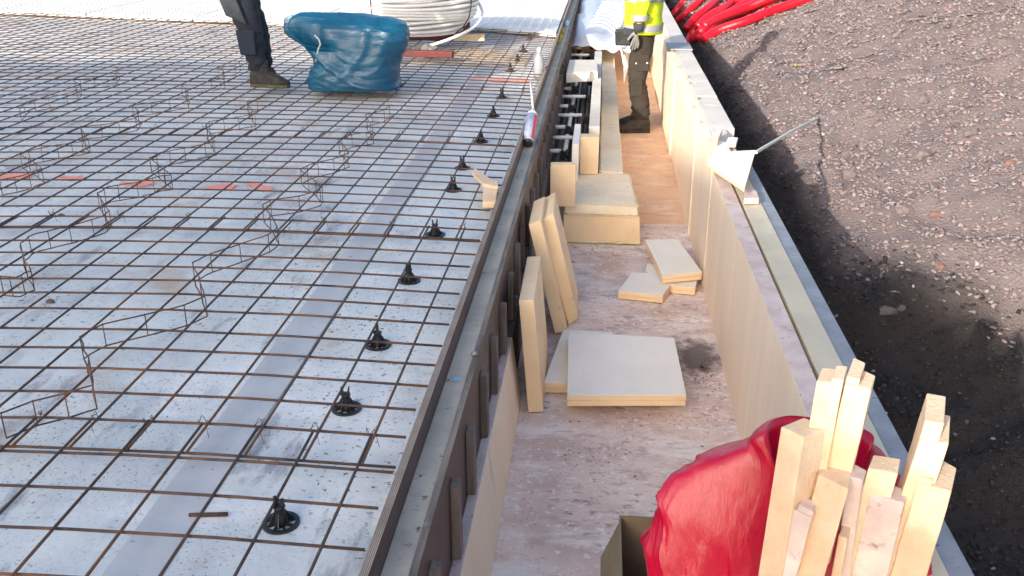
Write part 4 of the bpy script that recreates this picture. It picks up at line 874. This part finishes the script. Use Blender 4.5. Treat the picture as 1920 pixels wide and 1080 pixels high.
# jacket torso loft + sleeves
def jacket(t,P,up,zs,m_,arms,cuffm,band=True):
    m=MB(); m.loft([ell(P+up*z,rx,ry,40,2.2) for z,rx,ry in zs]); m.disp(folds(.011)); j=m.build('jacket',m_,t,True)
    return j
zs=[(-.07,.168,.205),(-.02,.172,.21),(.08,.165,.20),(.20,.165,.205),(.32,.165,.215),(.42,.15,.215),(.50,.11,.17),(.555,.07,.085)]
j=jacket(t,P,up,zs,M_hiviz,None,None)
for z0,z1 in ((-.045,.01),(.20,.26)):
    m=MB(); r0=interp(z0,[q[0] for q in zs],[q[1] for q in zs]); r1=interp(z0,[q[0] for q in zs],[q[2] for q in zs]); m.loft([ell(P+up*z,r0+.006,r1+.006,40,2.2) for z in (z0,(z0+z1)/2,z1)],cap=False); m.disp(folds(.011)); m.build('reflective_band',M_reflect,j,True)
m=MB(); m.box(.035,.065,.195,.215,.90,1.20); m.disp(folds(.008)); m.build('dark_side_panel',M_gcloth,j,bevel=.005)
m=MB(); m.box(.06,.17,-.10,.205,.855,.915); m.disp(folds(.006)); m.build('grey_hem',M_gcloth,j,bevel=.01)
for arm,sg in ((armL,1),(armR,-1)):
    a=[Vector((0,sg*.17,1.40)),Vector(arm[0])+Vector((0,0,.09)),Vector(arm[0]),Vector(arm[0]).lerp(Vector(arm[1]),.55),Vector(arm[1])+Vector((0,0,.03))]
    s_=skinm('sleeve',a,[(0,1),(1,2),(2,3),(3,4)],[.078,.070,.066,.062,.056],M_hiviz,t,2,folds(.010))
    for f in (.25,.85):
        c=Vector(arm[0]).lerp(Vector(arm[1]),f-.15); d_=(Vector(arm[1])-Vector(arm[0])).normalized(); m=MB(); m.loft([ell(c+d_*z,.073,.073,20,ux=Vector((1,0,0)),uy=Vector((0,1,0))) for z in (-.024,0,.024)],cap=False); m.disp(folds(.006)); m.build('reflective_band',M_reflect,s_,True)
    c=Vector(arm[1]); m=MB(); m.loft([ell(c+Vector((0,0,z)),r,r*.9,18) for z,r in ((.035,.052),(.0,.044),(-.035,.036))]); m.disp(folds(.004)); m.build('cuff',M_gcloth,t,True)
hand(t,(.058,.236,.895),(.12,.0,-1),(1,.15,.1),M_glove); hand(t,(.125,-.22,.925),(.1,.0,-1),(1,-.1,.1),M_glove)
m=MB(); m.box(.10,.235,.06,.19,.77,.90); m.disp(folds(.010)); m.build('tool_pouch',M_black,t,bevel=.012)
boot(t,(-.10,.10,0),(.19,.13,0),sole_m=M_boot); boot(t,(-.09,-.11,0),(.20,-.10,0),sole_m=M_boot)
# ---- left worker
f2=onz(471,163,.006); 
t=person((f2.x,f2.y,.006),0,'worker in navy work trousers standing on the mesh beside the blue sack',None,None,None)
t['_l']=[-.08,.16,.84,.02,.15,.46,.06,.14,.09]; t['_r']=[-.08,-.0,.84,.03,.02,.46,.06,.02,.09]
armL=[(.12,.24,1.15),(.34,.18,.98),(.38,.17,.96)]; armR=[(.10,-.12,1.14),(.30,-.08,.95),(.34,-.07,.93)]
P,up,ch,sh=torso_head(t,.25,(-.12,.06,.93),armL=armL,armR=armR)
V=[(-.12,.06,.95),(-.085,.0,.84),(-.035,.01,.66),(.012,.015,.50),(.035,.02,.36),(.06,.02,.20),(.065,.02,.09),(-.09,.15,.84),(-.05,.16,.66),(-.0,.17,.50),(.035,.18,.36),(.05,.18,.20),(.055,.18,.09),(-.14,.06,1.03)]
skinm('trousers',V,[(0,1),(1,2),(2,3),(3,4),(4,5),(5,6),(0,7),(7,8),(8,9),(9,10),(10,11),(11,12),(0,13)],[(.135,.15),(.125,.11),(.118,.10),(.105,.092),(.090,.086),(.082,.08),(.072,.072),(.115,.10),(.105,.095),(.09,.086),(.08,.08),(.075,.075),(.068,.068),(.13,.15)],M_navy,t,3,folds(.012))
m=MB(); m.hexa([(-.10,-.092,.52),(.045,-.088,.46),(.045,-.07,.46),(-.10,-.07,.52)],[(-.17,-.112,.74),(-.02,-.118,.70),(-.02,-.09,.70),(-.17,-.09,.74)]); m.disp(folds(.006)); m.build('grey_thigh_pocket',M_gcloth,t,bevel=.012)
m=MB(); m.hexa([(-.03,-.068,.24),(.09,-.068,.24),(.09,-.05,.24),(-.03,-.05,.24)],[(-.05,-.082,.42),(.09,-.082,.42),(.09,-.06,.42),(-.05,-.06,.42)]); m.disp(folds(.006)); m.build('knee_patch',mat('navy_patch',(.016,.024,.045),.9,(.02,.028,.04),8,.4,.6),t,bevel=.012)
jacket(t,P,up,zs,M_navy,None,None)
for arm,sg in ((armL,1),(armR,-1)):
    sp=P+up*.50+Vector((0,sg*.17,-.02)); a=[sp,Vector(arm[0])*.5+sp*.5,Vector(arm[0]),Vector(arm[0]).lerp(Vector(arm[1]),.5),Vector(arm[1])]
    skinm('sleeve',a,[(0,1),(1,2),(2,3),(3,4)],[.075,.066,.062,.055,.048],M_navy,t,2,folds(.008))
    dv=(Vector(arm[2])-Vector(arm[1])); hand(t,arm[2],dv+Vector((0,0,-.03)),(0,-sg,.3),M_glove)
boot(t,(.0,.02,0),(.29,-.01,0)); boot(t,(.03,.14,0),(.02,.43,0))
for o in bpy.data.objects:
    for k in ('_l','_r'):
        if k in o: del o[k]
# ------------------------------------------------------------------ neighbouring house behind the camera: casts the big shade
Lh=20.0; az=Vector((AZ.x,AZ.y,0)); sx=Vector((AZ.y,-AZ.x,0)); org=-az*Lh
sk=[(-16,.9),(-8,1.68),(-7.4,1.9),(-4.75,2.28),(-3.9,2.05),(-1.6,1.50),(-.7,1.12),(-.25,.86),(0,.74),(.25,.6),(.9,.3),(3,.1)]
hs=thing('neighbouring_house','rendered house with a sloping roof standing behind the camera','house',org+Vector((0,0,-3)))
top=[org+sx*s+Vector((0,0,q+TE*Lh)) for s,q in sk]; botm=[org+sx*s+Vector((0,0,-3)) for s,q in sk]
m=MB(hs.location); m.prism(top+botm[::-1],7,-az); m.build('wall',M_wallh,hs)
m=MB(hs.location); tp=[p+az*.3+Vector((0,0,.0)) for p in top]; lo=[p-Vector((0,0,.22)) for p in tp]; m.prism(tp+lo[::-1],7.6,-az); m.build('roof',M_roof,hs)
for s in (-12,-9,-6,-3):
    for z in (-1.2,1.6,4.4):
        c=org+sx*s+Vector((0,0,z))+az*.02; m=MB(hs.location); m.hexa([c-sx*.55,c+sx*.55,c+sx*.55+az*.04,c-sx*.55+az*.04],[c-sx*.55+Vector((0,0,1.3)),c+sx*.55+Vector((0,0,1.3)),c+sx*.55+az*.04+Vector((0,0,1.3)),c-sx*.55+az*.04+Vector((0,0,1.3))]); w=m.build('window',M_white,hs)
        m=MB(hs.location); c2=c+az*.045+Vector((0,0,.08)); m.hexa([c2-sx*.47,c2+sx*.47,c2+sx*.47+az*.01,c2-sx*.47+az*.01],[c2-sx*.47+Vector((0,0,1.14)),c2+sx*.47+Vector((0,0,1.14)),c2+sx*.47+az*.01+Vector((0,0,1.14)),c2-sx*.47+az*.01+Vector((0,0,1.14))]); m.build('pane',M_glass,w)
